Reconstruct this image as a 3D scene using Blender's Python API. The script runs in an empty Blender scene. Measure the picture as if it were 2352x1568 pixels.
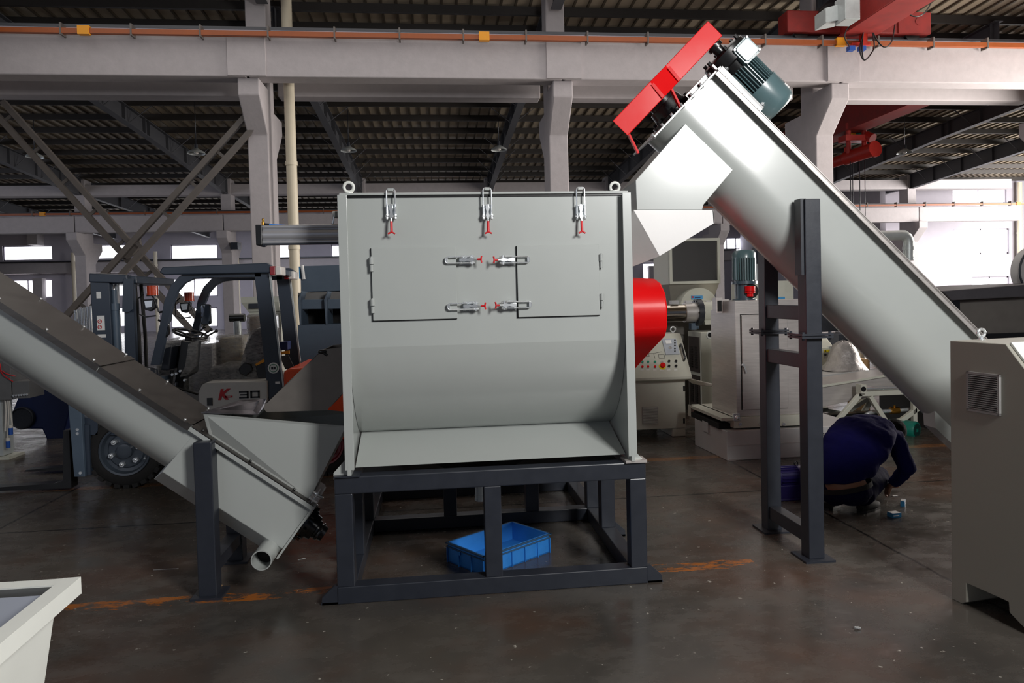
import bpy, math, random
from mathutils import Vector as V, Matrix as M
random.seed(7)
sc = bpy.context.scene
COL = sc.collection
# ---------------------------------------------------------------- camera
F, CX, CY, SH, EYE = 1620.0, 1176.0, 784.0, 53.0, 1.65
YAW, PITCH, ROLL = math.radians(6.17), math.radians(1.6), math.radians(1.4)
cf = V((math.sin(YAW)*math.cos(PITCH), math.cos(YAW)*math.cos(PITCH), -math.sin(PITCH)))
r0 = V((math.cos(YAW), -math.sin(YAW), 0)); u0 = r0.cross(cf)
cr = r0*math.cos(ROLL) - u0*math.sin(ROLL); cu = u0*math.cos(ROLL) + r0*math.sin(ROLL)
cam = bpy.data.cameras.new('camera'); co = bpy.data.objects.new('camera', cam); COL.objects.link(co)
cam.sensor_width = 36; cam.lens = 36*F/2352; cam.shift_y = -SH/2352 * -1 * -1
cam.clip_end = 300
co.matrix_world = M(((cr.x, cu.x, -cf.x, 0), (cr.y, cu.y, -cf.y, 0), (cr.z, cu.z, -cf.z, EYE), (0, 0, 0, 1)))
sc.camera = co
def ray(x, y): return cf + cr*((x-CX)/F) + cu*((CY-SH-y)/F)
EP = V((0, 0, EYE))
def at(x, y, Y):      # a point of the vertical plane at distance Y
    d = ray(x, y); return EP + d*(Y/d.y)
def onfloor(x, y, Z=0.0):
    d = ray(x, y); return EP + d*((Z-EYE)/d.z)
def onplane(x, y, p, n):
    d = ray(x, y); return EP + d*((p-EP).dot(n)/d.dot(n))
# ---------------------------------------------------------------- world, light, exposure
w = bpy.data.worlds.new('world'); sc.world = w; w.use_nodes = True
bg = w.node_tree.nodes['Background']; bg.inputs[0].default_value = (.62, .72, 1, 1); bg.inputs[1].default_value = .07
sc.view_settings.view_transform = 'Standard'; sc.view_settings.look = 'None'
sc.view_settings.exposure = 0; sc.view_settings.gamma = 1
def area(name, loc, target, size, power, color=(1, 1, 1), sy=None):
    l = bpy.data.lights.new(name, 'AREA'); l.energy = power; l.color = color
    l.size = size; l.shape = 'RECTANGLE' if sy else 'DISK'
    if sy: l.size_y = sy
    o = bpy.data.objects.new(name, l); COL.objects.link(o); o.location = loc
    o.rotation_euler = (V(target)-V(loc)).to_track_quat('-Z', 'Y').to_euler(); return o
area('photo_lamp', (3.15, -.9, 4.05), (.8, 4.2, 1.6), 1.2, 360, (1, .99, .97), 1.4)
area('added_fill_behind_camera', (-7.5, -5, 4.2), (0, 8, 4), 7, 95, (.86, .9, 1), 5)  # added fill light behind the camera, no door is built there
area('added_right_wall_light', (30, 26, 4), (16, 35, 4), 9, 3300, (1, .96, .92), 6)  # unseen light added to whiten the far-right wall
area('added_far_bay_light', (-8, 40, 6.4), (-8, 42, 0), 22, 1500, (.82, .86, 1), 8)  # light added inside the far bay, the roof has no skylight
area('added_left_light', (-24, 20, 4), (0, 20, 4.5), 12, 560, (.84, .88, 1), 5)  # unseen light added to lift the left of the hall, no window there
area('added_right_light', (15.5, 11.5, 3.2), (3, 10.5, 1.2), 6, 2100, (1, .93, .86), 5)  # light added to brighten machines and floor at right, no door there
area('added_near_bay_light', (2, 11, 7.4), (2, 12, 0), 20, 330, (1, .96, .92), 5)  # light added under the closed roof to lift the near bay
# ---------------------------------------------------------------- materials
def lin(c):
    return tuple(((x/255)/12.92 if x/255 <= .04045 else ((x/255+.055)/1.055)**2.4) for x in c) + (1,)
MATS = {}
def mat(name, c, rough=.5, metal=0, coat=0, var=.08, bump=0, scale=8, alpha=1, emit=0, spec=.5, stretch=None, trans=0):
    if name in MATS: return MATS[name]
    m = bpy.data.materials.new(name); m.use_nodes = True; nt = m.node_tree; N = nt.nodes; L = nt.links
    b = N['Principled BSDF']; c4 = lin(c); b.inputs['Base Color'].default_value = c4
    b.inputs['Roughness'].default_value = rough; b.inputs['Metallic'].default_value = metal
    b.inputs['Coat Weight'].default_value = coat; b.inputs['Coat Roughness'].default_value = .16
    b.inputs['Specular IOR Level'].default_value = spec; b.inputs['Alpha'].default_value = alpha
    b.inputs['Transmission Weight'].default_value = trans
    if emit: b.inputs['Emission Color'].default_value = c4; b.inputs['Emission Strength'].default_value = emit
    tc = N.new('ShaderNodeTexCoord'); mp = N.new('ShaderNodeMapping'); L.new(tc.outputs['Object'], mp.inputs[0])
    if stretch: mp.inputs['Scale'].default_value = stretch
    nz = N.new('ShaderNodeTexNoise'); nz.inputs['Scale'].default_value = scale; nz.inputs['Detail'].default_value = 6
    nz.inputs['Roughness'].default_value = .62; L.new(mp.outputs[0], nz.inputs['Vector'])
    if var:
        mx = N.new('ShaderNodeMix'); mx.data_type = 'RGBA'
        mx.inputs[6].default_value = tuple(x*(1-var*2.2) for x in c4[:3])+(1,)
        mx.inputs[7].default_value = tuple(min(1, x*(1+var*1.8)) for x in c4[:3])+(1,)
        L.new(nz.outputs[0], mx.inputs[0]); L.new(mx.outputs[2], b.inputs['Base Color'])
        mr = N.new('ShaderNodeMapRange'); mr.inputs[3].default_value = max(.02, rough-.08); mr.inputs[4].default_value = min(1, rough+.1)
        L.new(nz.outputs[0], mr.inputs[0]); L.new(mr.outputs[0], b.inputs['Roughness'])
    if bump:
        bp = N.new('ShaderNodeBump'); bp.inputs['Strength'].default_value = bump; bp.inputs['Distance'].default_value = .02
        L.new(nz.outputs[0], bp.inputs['Height']); L.new(bp.outputs[0], b.inputs['Normal'])
    MATS[name] = m; return m
beige = mat('beige_enamel', (170, 174, 171), .34, coat=.8, var=.015, bump=.02, scale=3)
beige2 = mat('beige_cabinet_enamel', (197, 197, 184), .45, var=.03)
dcab = mat('textured_cabinet_enamel', (150, 147, 137), .55, var=.02, bump=.05, scale=150)
white = mat('off_white_enamel', (226, 228, 222), .4, var=.02)
slate = mat('slate_paint', (36, 40, 49), .42, coat=.2, var=.1, bump=.04, scale=14)
slate2 = mat('blue_grey_paint', (82, 97, 113), .45, var=.06)
black = mat('black_paint', (22, 22, 23), .3, coat=.2, var=.1)
dark = mat('dark_void', (9, 9, 10), .8, var=0)
red = mat('red_enamel', (212, 12, 16), .4, coat=.06, var=.03, bump=.04, scale=5, spec=.15)
redcrane = mat('crane_red_paint', (132, 26, 20), .6, var=.25, scale=4)
orange = mat('orange_paint', (232, 78, 22), .35, coat=.3, var=.05)
steel = mat('brushed_stainless', (204, 198, 194), .34, metal=.5, var=.12, bump=.03, scale=5, stretch=(1, 1, 14))
dullsteel = mat('matt_stainless_sheet', (198, 196, 195), .5, metal=.3, var=.08, bump=.03, scale=4)
darksteel = mat('dark_stainless_cover', (98, 94, 90), .3, metal=.85, var=.12, bump=.04, scale=3, stretch=(1, 1, 6))  # one even dark stainless tone for covers, louvres and flap
chrome = mat('zinc_plated_steel', (232, 236, 238), .25, metal=.75, var=.03)
alu = mat('anodised_aluminium', (200, 200, 204), .3, metal=.65, var=.04, stretch=(.2, 6, 6))
redgrip = mat('red_rubber_grip', (205, 20, 28), .45, var=.03)
motorg = mat('grey_green_motor_paint', (84, 108, 112), .3, coat=.4, var=.06)
greenm = mat('teal_motor_paint', (18, 112, 96), .35, var=.08)
rubber = mat('tyre_rubber', (30, 29, 29), .75, var=.2, bump=.2, scale=30)
blueplastic = mat('blue_plastic', (44, 122, 200), .42, var=.1, scale=12)
bluemach = mat('dark_blue_paint', (18, 38, 92), .4, var=.1)
bluesteel = mat('blue_cap_paint', (28, 80, 165), .4, var=.03)
concrete = mat('whitewashed_concrete', (178, 172, 174), .85, var=.07, bump=.25, scale=5)
wallm = mat('plastered_wall', (176, 172, 182), .9, var=.05, bump=.1, scale=2)
roofst = mat('roof_purlin_paint', (52, 48, 46), .6, var=.1)
rafterm = mat('rafter_paint', (78, 79, 84), .55, var=.08)
bracem = mat('brace_paint', (98, 92, 88), .55, var=.1)
conduit = mat('orange_conduit', (148, 74, 28), .45, var=.08)
brass = mat('brass_fitting', (190, 140, 60), .3, metal=1, var=.05)
pvc = mat('cream_pvc_pipe', (206, 196, 174), .45, var=.04)
galv = mat('galvanised_pipe', (190, 196, 196), .42, metal=.4, var=.1)
navy = mat('navy_work_cloth', (15, 14, 62), .95, spec=.08, var=.12, bump=.3, scale=14)
navy2 = mat('dark_navy_trousers', (14, 14, 44), .95, spec=.08, var=.12, bump=.3, scale=14)
skin = mat('skin', (150, 104, 80), .55, var=.05)
hairm = mat('black_hair', (12, 10, 10), .85, var=.1, bump=.5, scale=90, spec=.1)
shoem = mat('dark_shoe', (16, 14, 14), .8, var=.1)
amber = mat('amber_lens', (190, 62, 22), .2, coat=.5, var=.05)
whitelens = mat('white_lens', (225, 220, 215), .2, coat=.5, var=.02)
yellow = mat('yellow_sign', (226, 205, 20), .5, var=0)
yellowp = mat('amber_plastic', (226, 150, 20), .5, var=.05)
lblue = mat('light_blue_label', (70, 150, 205), .4, var=.03)
inkred = mat('red_print', (190, 20, 30), .4, var=0)
inkblk = mat('black_print', (20, 20, 22), .4, var=0)
paperw = mat('white_print', (232, 232, 230), .5, var=0)
wiring = mat('white_cable', (205, 200, 192), .5, var=.02)
hose = mat('blue_air_hose', (40, 120, 210), .35, var=.02)
green = mat('green_button', (20, 150, 120), .3, coat=.4, var=0)
cardb = mat('carton', (176, 140, 96), .8, var=.05)
windowm = mat('daylight_window_pane', (250, 251, 255), .3, var=0, emit=3.2)
def film_mat():
    m = bpy.data.materials.new('stretch_film'); m.use_nodes = True; N = m.node_tree.nodes; L = m.node_tree.links
    b = N['Principled BSDF']; b.inputs['Base Color'].default_value = lin((225, 223, 220)); b.inputs['Roughness'].default_value = .12
    b.inputs['Coat Weight'].default_value = 1
    v = N.new('ShaderNodeTexNoise'); v.inputs['Scale'].default_value = 16; v.inputs['Detail'].default_value = 8; v.inputs['Roughness'].default_value = .75
    tc = N.new('ShaderNodeTexCoord'); mp = N.new('ShaderNodeMapping'); mp.inputs['Scale'].default_value = (1, 1, 2.6)
    mp.inputs['Rotation'].default_value = (.3, .5, .2)
    L.new(tc.outputs['Object'], mp.inputs[0]); L.new(mp.outputs[0], v.inputs['Vector'])
    bp = N.new('ShaderNodeBump'); bp.inputs['Strength'].default_value = 1; bp.inputs['Distance'].default_value = .09
    L.new(v.outputs[0], bp.inputs['Height']); L.new(bp.outputs[0], b.inputs['Normal'])
    tr = N.new('ShaderNodeBsdfTransparent'); mx = N.new('ShaderNodeMixShader')
    cr_ = N.new('ShaderNodeMapRange'); cr_.inputs[1].default_value = .4; cr_.inputs[2].default_value = .62; cr_.inputs[3].default_value = .3; cr_.inputs[4].default_value = .95
    L.new(v.outputs[0], cr_.inputs[0]); L.new(cr_.outputs[0], mx.inputs[0])
    L.new(tr.outputs[0], mx.inputs[1]); L.new(b.outputs[0], mx.inputs[2]); L.new(mx.outputs[0], N['Material Output'].inputs[0])
    MATS['film'] = m; return m
film = film_mat()
def floor_mat():
    m = bpy.data.materials.new('stained_concrete_floor'); m.use_nodes = True; N = m.node_tree.nodes; L = m.node_tree.links
    b = N['Principled BSDF']; tc = N.new('ShaderNodeTexCoord'); sp = N.new('ShaderNodeSeparateXYZ'); L.new(tc.outputs['Object'], sp.inputs[0])
    def noise(s, d=6, r=.6, st=None):
        n = N.new('ShaderNodeTexNoise'); n.inputs['Scale'].default_value = s; n.inputs['Detail'].default_value = d; n.inputs['Roughness'].default_value = r
        if st:
            mp = N.new('ShaderNodeMapping'); mp.inputs['Scale'].default_value = st; L.new(tc.outputs['Object'], mp.inputs[0]); L.new(mp.outputs[0], n.inputs['Vector'])
        else: L.new(tc.outputs['Object'], n.inputs['Vector'])
        return n
    def ma(op, a, bb, c=None):
        n = N.new('ShaderNodeMath'); n.operation = op
        for i, x in enumerate((a, bb, c)):
            if x is None: continue
            if isinstance(x, (int, float)): n.inputs[i].default_value = x
            else: L.new(x, n.inputs[i])
        return n.outputs[0]
    def ramp(src, lo, hi, a=0, c=1):
        n = N.new('ShaderNodeMapRange'); n.inputs[1].default_value = lo; n.inputs[2].default_value = hi; n.inputs[3].default_value = a; n.inputs[4].default_value = c
        L.new(src, n.inputs[0]); return n.outputs[0]
    def mix(fac, a, c):
        n = N.new('ShaderNodeMix'); n.data_type = 'RGBA'; L.new(fac, n.inputs[0])
        for i, x in ((6, a), (7, c)):
            if isinstance(x, tuple): n.inputs[i].default_value = x
            else: L.new(x, n.inputs[i])
        return n.outputs[2]
    big = noise(.55); mid = noise(3.2, 8, .7, (1, 1.6, 1)); fine = noise(42, 4, .7); redn = noise(.8, 4, .6)
    col = mix(ramp(big.outputs[0], .35, .65), lin((56, 53, 50)), lin((84, 79, 73)))
    col = mix(ramp(redn.outputs[0], .48, .66, 0, .6), col, lin((84, 58, 44)))
    col = mix(ramp(mid.outputs[0], .48, .8, 0, .5), col, lin((96, 91, 85)))
    col = mix(ramp(fine.outputs[0], .6, .8, 0, .5), col, lin((48, 44, 42)))
    col = mix(ramp(noise(26, 3, .5).outputs[0], .7, .74, 0, .8), col, lin((170, 165, 155)))
    # paint strips worn away in patches
    y = sp.outputs[1]; x = sp.outputs[0]
    def band(v, c, hw): return ma('LESS_THAN', ma('ABSOLUTE', ma('SUBTRACT', v, c), 0), hw)
    wobble = ma('MULTIPLY', noise(5).outputs[0], .06)
    yw_ = ma('ADD', y, wobble)
    s1 = ma('MULTIPLY', band(yw_, 4.13, .06), ramp(noise(2.6, 9, .8, (1, 3, 1)).outputs[0], .49, .53, 0, .85))
    s2 = ma('MULTIPLY', band(yw_, 6.88, .06), ramp(noise(2.2, 8, .7).outputs[0], .35, .6, .15, .6))
    s1 = ma('MULTIPLY', s1, ma('LESS_THAN', x, 1.9))
    col = mix(s1, col, lin((170, 96, 24))); col = mix(s2, col, lin((150, 98, 50)))
    jn = ma('MULTIPLY', noise(9).outputs[0], .03)
    yj = ma('ADD', y, jn); xj = ma('ADD', x, jn)
    j = band(yj, 5.6, .010)
    for c in (9.3, 14.2): j = ma('MAXIMUM', j, band(yj, c, .006))
    for c in (-9.5, -3.32, 2.86, 9.0): j = ma('MAXIMUM', j, band(xj, c, .011))
    col = mix(ma('MULTIPLY', j, .93), col, lin((12, 10, 9)))
    L.new(col, b.inputs['Base Color'])
    L.new(ramp(mid.outputs[0], .35, .7, .13, .42), b.inputs['Roughness'])
    bp = N.new('ShaderNodeBump'); bp.inputs['Strength'].default_value = .3; bp.inputs['Distance'].default_value = .003
    L.new(ma('SUBTRACT', ma('MULTIPLY', mid.outputs[0], .25), j), bp.inputs['Height']); L.new(bp.outputs[0], b.inputs['Normal'])
    return m
floorm = floor_mat()
def roof_mat():
    m = mat('roof_sheet', (186, 172, 150), .6, var=.08, scale=.8, stretch=(6, 1, 1)); return m
roofm = roof_mat()
spoutm = mat('shaded_spout_steel', (128, 122, 116), .5, metal=.7, var=.1)  # steel darkened in its colour for the shade around the spout
shadesteel = mat('shaded_zinc_sheet', (112, 112, 112), .5, metal=.4, var=.1)  # zinc colour darkened so the cabinet reads as standing in shade
# ---------------------------------------------------------------- mesh builder
class MB:
    def __init__(s, xf=None): s.v = []; s.f = []; s.sm = []; s.mi = []; s.m = 0; s.xf = xf
    def add(s, vs, fs, smooth=False):
        n = len(s.v)
        s.v += [tuple(s.xf @ V(p)) if s.xf else tuple(p) for p in vs]
        for f in fs: s.f.append([n+i for i in f]); s.sm.append(smooth); s.mi.append(s.m)
        return s
    def box(s, x0, x1, y0, y1, z0, z1):
        return s.hexa([(x0, y0, z0), (x1, y0, z0), (x1, y1, z0), (x0, y1, z0), (x0, y0, z1), (x1, y0, z1), (x1, y1, z1), (x0, y1, z1)])
    def hexa(s, p): return s.add(p, [(0, 3, 2, 1), (4, 5, 6, 7), (0, 1, 5, 4), (1, 2, 6, 5), (2, 3, 7, 6), (3, 0, 4, 7)])
    def prism(s, pts, vec, smooth=False):
        vec = V(vec); n = len(pts); a = [V(p) for p in pts]; b = [p+vec for p in a]
        s.add(a+b, [tuple(range(n))[::-1], tuple(range(n, 2*n))]); 
        k = len(s.v)-2*n
        for i in range(n):
            j = (i+1) % n; s.f.append([k+i, k+j, k+n+j, k+n+i]); s.sm.append(smooth); s.mi.append(s.m)
        return s
    def cyl(s, p, q, r, r2=None, n=24, cap=True):
        p = V(p); q = V(q); r2 = r if r2 is None else r2; d = (q-p).normalized()
        a = d.orthogonal().normalized(); b = d.cross(a)
        vs = [p+(a*math.cos(t)+b*math.sin(t))*r for t in [2*math.pi*i/n for i in range(n)]]
        vs += [q+(a*math.cos(t)+b*math.sin(t))*r2 for t in [2*math.pi*i/n for i in range(n)]]
        s.add(vs, [(i, (i+1) % n, n+(i+1) % n, n+i) for i in range(n)], True)
        if cap:
            k = len(s.v)-2*n
            s.f += [[k+i for i in range(n)][::-1], [k+n+i for i in range(n)]]; s.sm += [False, False]; s.mi += [s.m]*2
        return s
    def lathe(s, p, d, prof, n=32):    # prof: (distance along d, radius)
        p = V(p); d = V(d).normalized(); a = d.orthogonal().normalized(); b = d.cross(a); vs = []
        for h, r in prof:
            for i in range(n):
                t = 2*math.pi*i/n; vs.append(p+d*h+(a*math.cos(t)+b*math.sin(t))*max(r, 1e-4))
        fs = [(k*n+i, k*n+(i+1) % n, (k+1)*n+(i+1) % n, (k+1)*n+i) for k in range(len(prof)-1) for i in range(n)]
        return s.add(vs, fs, True)
    def tube(s, pts, r, n=10, cap=True):
        pts = [V(p) for p in pts]; vs = []; a = None
        for i, p in enumerate(pts):
            d = ((pts[min(i+1, len(pts)-1)]-pts[max(i-1, 0)])).normalized()
            a = d.orthogonal().normalized() if a is None else (a-d*a.dot(d)).normalized(); b = d.cross(a)
            rr = r[i] if isinstance(r, (list, tuple)) else r
            vs += [p+(a*math.cos(t)+b*math.sin(t))*rr for t in [2*math.pi*k/n for k in range(n)]]
        m = len(pts)
        s.add(vs, [(k*n+i, k*n+(i+1) % n, (k+1)*n+(i+1) % n, (k+1)*n+i) for k in range(m-1) for i in range(n)], True)
        if cap:
            k = len(s.v)-m*n; s.f += [[k+i for i in range(n)][::-1], [k+(m-1)*n+i for i in range(n)]]; s.sm += [False]*2; s.mi += [s.m]*2
        return s
    def ball(s, c, r, n=14, sc3=(1, 1, 1)):
        c = V(c); h = n//2; vs = []
        for j in range(h+1):
            ph = math.pi*j/h
            for i in range(n):
                t = 2*math.pi*i/n
                vs.append(c+V((math.sin(ph)*math.cos(t)*r*sc3[0], math.sin(ph)*math.sin(t)*r*sc3[1], math.cos(ph)*r*sc3[2])))
        return s.add(vs, [(j*n+i, j*n+(i+1) % n, (j+1)*n+(i+1) % n, (j+1)*n+i) for j in range(h) for i in range(n)], True)
    def ring(s, c, nrm, R, r, n=24, k=10):
        c = V(c); d = V(nrm).normalized(); a = d.orthogonal().normalized(); b = d.cross(a); vs = []
        for i in range(n):
            t = 2*math.pi*i/n; o = a*math.cos(t)+b*math.sin(t)
            for j in range(k):
                u = 2*math.pi*j/k; vs.append(c+o*(R+r*math.cos(u))+d*(r*math.sin(u)))
        return s.add(vs, [(i*k+j, ((i+1) % n)*k+j, ((i+1) % n)*k+(j+1) % k, i*k+(j+1) % k) for i in range(n) for j in range(k)], True)
    def bar(s, p, q, w, h, up=(0, 0, 1)):     # rectangular bar from p to q
        p = V(p); q = V(q); d = (q-p).normalized(); up = V(up); a = d.cross(up).normalized()*(w/2); b = a.cross(d).normalized()*(h/2)
        return s.hexa([p-a-b, p+a-b, p+a+b, p-a+b, q-a-b, q+a-b, q+a+b, q-a+b])
    def build(s, name, mats, parent=None, bev=0, off=None, sub=0):
        me = bpy.data.meshes.new(name)
        off = V((0, 0, 0)) if off is None else V(off)
        if parent is not None:
            r = parent
            while r is not None: off = off + V(r.location); r = r.parent
        me.from_pydata([tuple(V(p)-off) for p in s.v], [], s.f)
        mats = mats if isinstance(mats, (list, tuple)) else [mats]
        for m_ in mats: me.materials.append(m_)
        me.polygons.foreach_set('use_smooth', s.sm); me.polygons.foreach_set('material_index', s.mi)
        import bmesh
        b_ = bmesh.new(); b_.from_mesh(me); bmesh.ops.recalc_face_normals(b_, faces=b_.faces)
        for e_ in b_.edges:
            lf = e_.link_faces
            if len(lf) != 2 or not (lf[0].smooth and lf[1].smooth) or lf[0].normal.angle(lf[1].normal, 0) > .75: e_.smooth = False
        b_.to_mesh(me); b_.free()
        me.update()
        o = bpy.data.objects.new(name, me); COL.objects.link(o)
        if parent is not None: o.parent = parent
        if bev:
            md = o.modifiers.new('bevel', 'BEVEL'); md.width = bev; md.segments = 2; md.limit_method = 'ANGLE'; md.angle_limit = math.radians(40); md.harden_normals = False
        if sub:
            md = o.modifiers.new('subsurf', 'SUBSURF'); md.levels = sub; md.render_levels = sub
        return o
def tag(o, label, cat, group=None, kind=None):
    o['label'] = label; o['category'] = cat
    if group: o['group'] = group
    if kind: o['kind'] = kind
    return o
def thing(name, loc, label, cat, group=None):
    o = bpy.data.objects.new(name, None); COL.objects.link(o); o.location = loc; o.empty_display_size = .1
    return tag(o, label, cat, group)
def struct(name, mb, m, bev=0):
    o = mb.build(name, m, bev=bev); o['kind'] = 'structure'; return o
def solo(name, mb, m, label, cat, group=None, bev=0):
    c = V((0, 0, 0))
    xs = [p[0] for p in mb.v]; ys = [p[1] for p in mb.v]; zs = [p[2] for p in mb.v]
    c = V(((min(xs)+max(xs))/2, (min(ys)+max(ys))/2, min(zs)))
    o = mb.build(name, m, bev=bev, off=c); o.location = c
    return tag(o, label, cat, group)
def text(body, size, p, right, up, m, parent, name='lettering', ext=.001, bold=0, shear=0):
    cu_ = bpy.data.curves.new(name, 'FONT'); cu_.body = body; cu_.size = size; cu_.extrude = ext; cu_.offset = bold; cu_.shear = shear
    cu_.align_x = 'CENTER'; cu_.align_y = 'CENTER'
    t = bpy.data.objects.new(name, cu_); COL.objects.link(t)
    me = bpy.data.meshes.new_from_object(t.evaluated_get(bpy.context.evaluated_depsgraph_get()))
    bpy.data.objects.remove(t); r_ = V(right).normalized(); u_ = V(up).normalized(); n_ = r_.cross(u_)
    off = V((0, 0, 0)); q = parent
    while q is not None: off = off + V(q.location); q = q.parent
    for v_ in me.vertices: v_.co = V(p)+r_*v_.co.x+u_*v_.co.y+n_*v_.co.z-off
    me.materials.clear(); me.materials.append(m)
    o = bpy.data.objects.new(name, me); COL.objects.link(o); o.parent = parent; return o
def pxpoly(mb, pts, Y, th):      # outline at distance Y given real thickness
    return mb.prism([at(x, y, Y) for x, y in pts], (0, th, 0))
def copy_tree(o, parent=None):
    c = o.copy(); COL.objects.link(c); c.parent = parent
    for ch in o.children: copy_tree(ch, c)
    return c
# ================================================================ the hall
f = MB(); f.box(-46, 40, -9, 52, -.2, 0); struct('floor', f, floorm)
def rz(Y):                                           # underside of the roof sheet
    return 8.55 + (15-Y)*.03 if Y < 15 else (8.28 - (Y-15)*.04 if Y < 33 else 7.55 - (Y-33)*.035)
c = MB()
for a, b in ((-9, 15), (15, 33), (33, 51)):
    za, zb = rz(a+.01 if a else a), rz(b-.01)
    c.hexa([(-46, a, za), (40, a, za), (40, b, zb), (-46, b, zb), (-46, a, za+.08), (40, a, za+.08), (40, b, zb+.08), (-46, b, zb+.08)])
c.m = 1
x = -34.0
while x < 34:
    for a, b in ((2, 14.9), (15.1, 32.9), (33.1, 50.9)):
        c.bar((x, a, rz(a)-.02), (x, b, rz(b)-.02), .045, .05)
    x += .33
struct('ceiling', c, [roofm, mat('roof_sheet_rib', (96, 86, 72), .6, var=.05)])
PURL = [3, 4.5, 6, 7.5, 9, 10.2, 11.4, 12.6, 13.8, 15.9, 16.9, 17.9, 18.9, 19.9, 21.1, 22.5, 24, 25.5, 27, 28.5, 30, 31.5, 32.7, 34.5, 36, 37.5, 39, 40.5, 42, 43.5, 45, 46.5, 48]
k0 = None
for y in PURL:
    m = MB(); z = rz(y)-.05; m.box(-40, 36, y-.035, y+.035, z-.17, z); m.box(-40, 36, y-.035, y+.05, z-.19, z-.17)
    o = m.build('trim_%d' % (PURL.index(y)+1), roofst); o['kind'] = 'structure'
RX = [-21.4, -15.3, -9.15, -3.25, 2.65, 8.35, 13.6, 18.7, 23.6]
tn = len(PURL)+1
def rafter(x, y0, y1, d0, d1):
    global tn
    z0, z1 = rz(y0)-.24, rz(y1)-.24; w_ = .11
    m = MB()
    m.prism([(x-.006, y0, z0-d0), (x-.006, y1, z1-d1), (x-.006, y1, z1), (x-.006, y0, z0)], (.012, 0, 0))
    m.bar((x, y0, z0-d0), (x, y1, z1-d1), w_*2, .02); m.bar((x, y0, z0), (x, y1, z1), w_*2, .02)
    for t in (.02, .2, .4, .6, .8, .98):
        y = y0+(y1-y0)*t; z = z0+(z1-z0)*t; d = d0+(d1-d0)*t
        m.box(x-.1, x+.1, y-.01, y+.01, z-d, z)
    for t in (.25, .45, .65, .85):                   # diagonal stays up to the purlins
        y = y0+(y1-y0)*t; z = z0+(z1-z0)*t; d = d0+(d1-d0)*t
        for sg in (-1, 1): m.bar((x, y, z-d+.03), (x+sg*.75, y, z+.1), .05, .012)
    o = m.build('trim_%d' % tn, rafterm); o['kind'] = 'structure'; tn += 1
for x in RX:
    rafter(x, 15.7, 24, .45, .5); rafter(x, 24, 32.9, .5, .72); rafter(x, 2, 14.6, .5, .7); rafter(x, 33.2, 50.6, .62, .35)
# concrete columns with corbels either side
def column(x, yc, wd, dp, bt, top, cj, ctop, no):
    """bt crane beam seat height, cj corbel reach, no number"""
    h = dp/2; m = MB()
    pts = [(x-wd/2, yc-h, 0), (x-wd/2, yc-h, bt-.95), (x-wd/2, yc-h-cj, bt-.32), (x-wd/2, yc-h-cj, bt), (x-wd/2, yc-h+.12, bt), (x-wd/2, yc-h+.12, ctop),
           (x-wd/2, yc+h-.12, ctop), (x-wd/2, yc+h-.12, bt-.35), (x-wd/2, yc+h+cj, bt-.35), (x-wd/2, yc+h+cj, bt-.67), (x-wd/2, yc+h, bt-1.3), (x-wd/2, yc+h, 0)]
    m.prism(pts, (wd, 0, 0)); return m.build('concrete_column', concrete, bev=.02)
B1 = at(900, 183, 14.1).z; T1 = at(900, 93, 14.1).z
R1X = {-9.5: 'concrete corbelled column cut by the left edge of the picture', -3.44: 'whitewashed corbelled column rising behind the forklift beside a cream downpipe',
       2.66: 'whitewashed corbelled column rising behind the middle of the grey dewatering machine', 8.55: 'whitewashed corbelled column behind the top of the big inclined screw tube',
       14.6: 'corbelled concrete column at the right edge, only its corbel showing'}
for x, lb in R1X.items():
    tag(column(x, 15.05, .40, .75, B1, 8.2, .62, 8.25, 1), lb, 'column', 'columns of the near row')
R2X = [-15.3, -9.15, -3.25, 2.65, 8.35, 13.6, 18.7, 23.6]
B2 = at(300, 533, 32.2).z; T2 = at(300, 495, 32.2).z
names2 = ['leftmost column of the far row, behind the crossed braces', 'column of the far row seen between the crossed braces and the forklift roof', 'column of the far row showing just right of the left eye bolt of the tank',
          'column of the far row over the middle latch of the tank', 'column of the far row at the right eye bolt of the tank', 'column of the far row seen low between the chute and the screw tube', 'column of the far row just right of the inclined tube, behind the near column', 'bright column of the far row at the far right with windows beside it']
for x, lb in zip(R2X, names2):
    tag(column(x, 33.05, .45, .9, B2, 7.5, .7, 7.3, 1), 'concrete '+lb, 'column', 'columns of the far row')
def beam(x0, x1, y0, y1, z0, z1, lb, grp):
    m = MB(); m.box(x0, x1, y0, y1, z0, z1); o = m.build('crane_beam', concrete, bev=.02); tag(o, lb, 'beam', grp)
xs = [-15.5]+list(R1X)
nm = ['left of the X brace', 'over the crossed braces and forklift', 'over the grey machine, between two columns', 'behind the red belt guard and motor', 'carrying the red crane carriage at the right']
for i in range(5):
    beam(xs[i]+.02, xs[i+1]-.02, 13.98, 14.4, B1, T1, 'wide pale concrete crane beam of the near row, '+nm[i], 'near crane beams')
for x in R1X:                                        # square pads where beams meet over a column
    m = MB(); m.box(x-.34, x+.36, 13.93, 14.0, B1+.005, T1); o = struct('trim_%d' % tn, m, concrete); tn += 1
B1b = at(900, 229, 15.8).z
for i in range(5):
    beam(xs[i]+.22, xs[i+1]-.22, 15.6, 16.0, B1b, B1b+.66, 'shaded concrete beam on the rear corbels of the near row, '+nm[i].replace('carrying', 'behind').replace('behind the red belt', 'beyond the red belt'), 'rear crane beams of the near row')
xs = [-22]+R2X+[29]
nm = ['far left, left of the crossed braces', 'crossed by the lattice braces', 'between the forklift roof and the grey tank', 'behind the left half of the tank top', 'behind the right half of the tank top', 'behind the discharge box', 'behind the screw tube', 'just right of the screw tube', 'brightest, at the far right']
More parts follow.
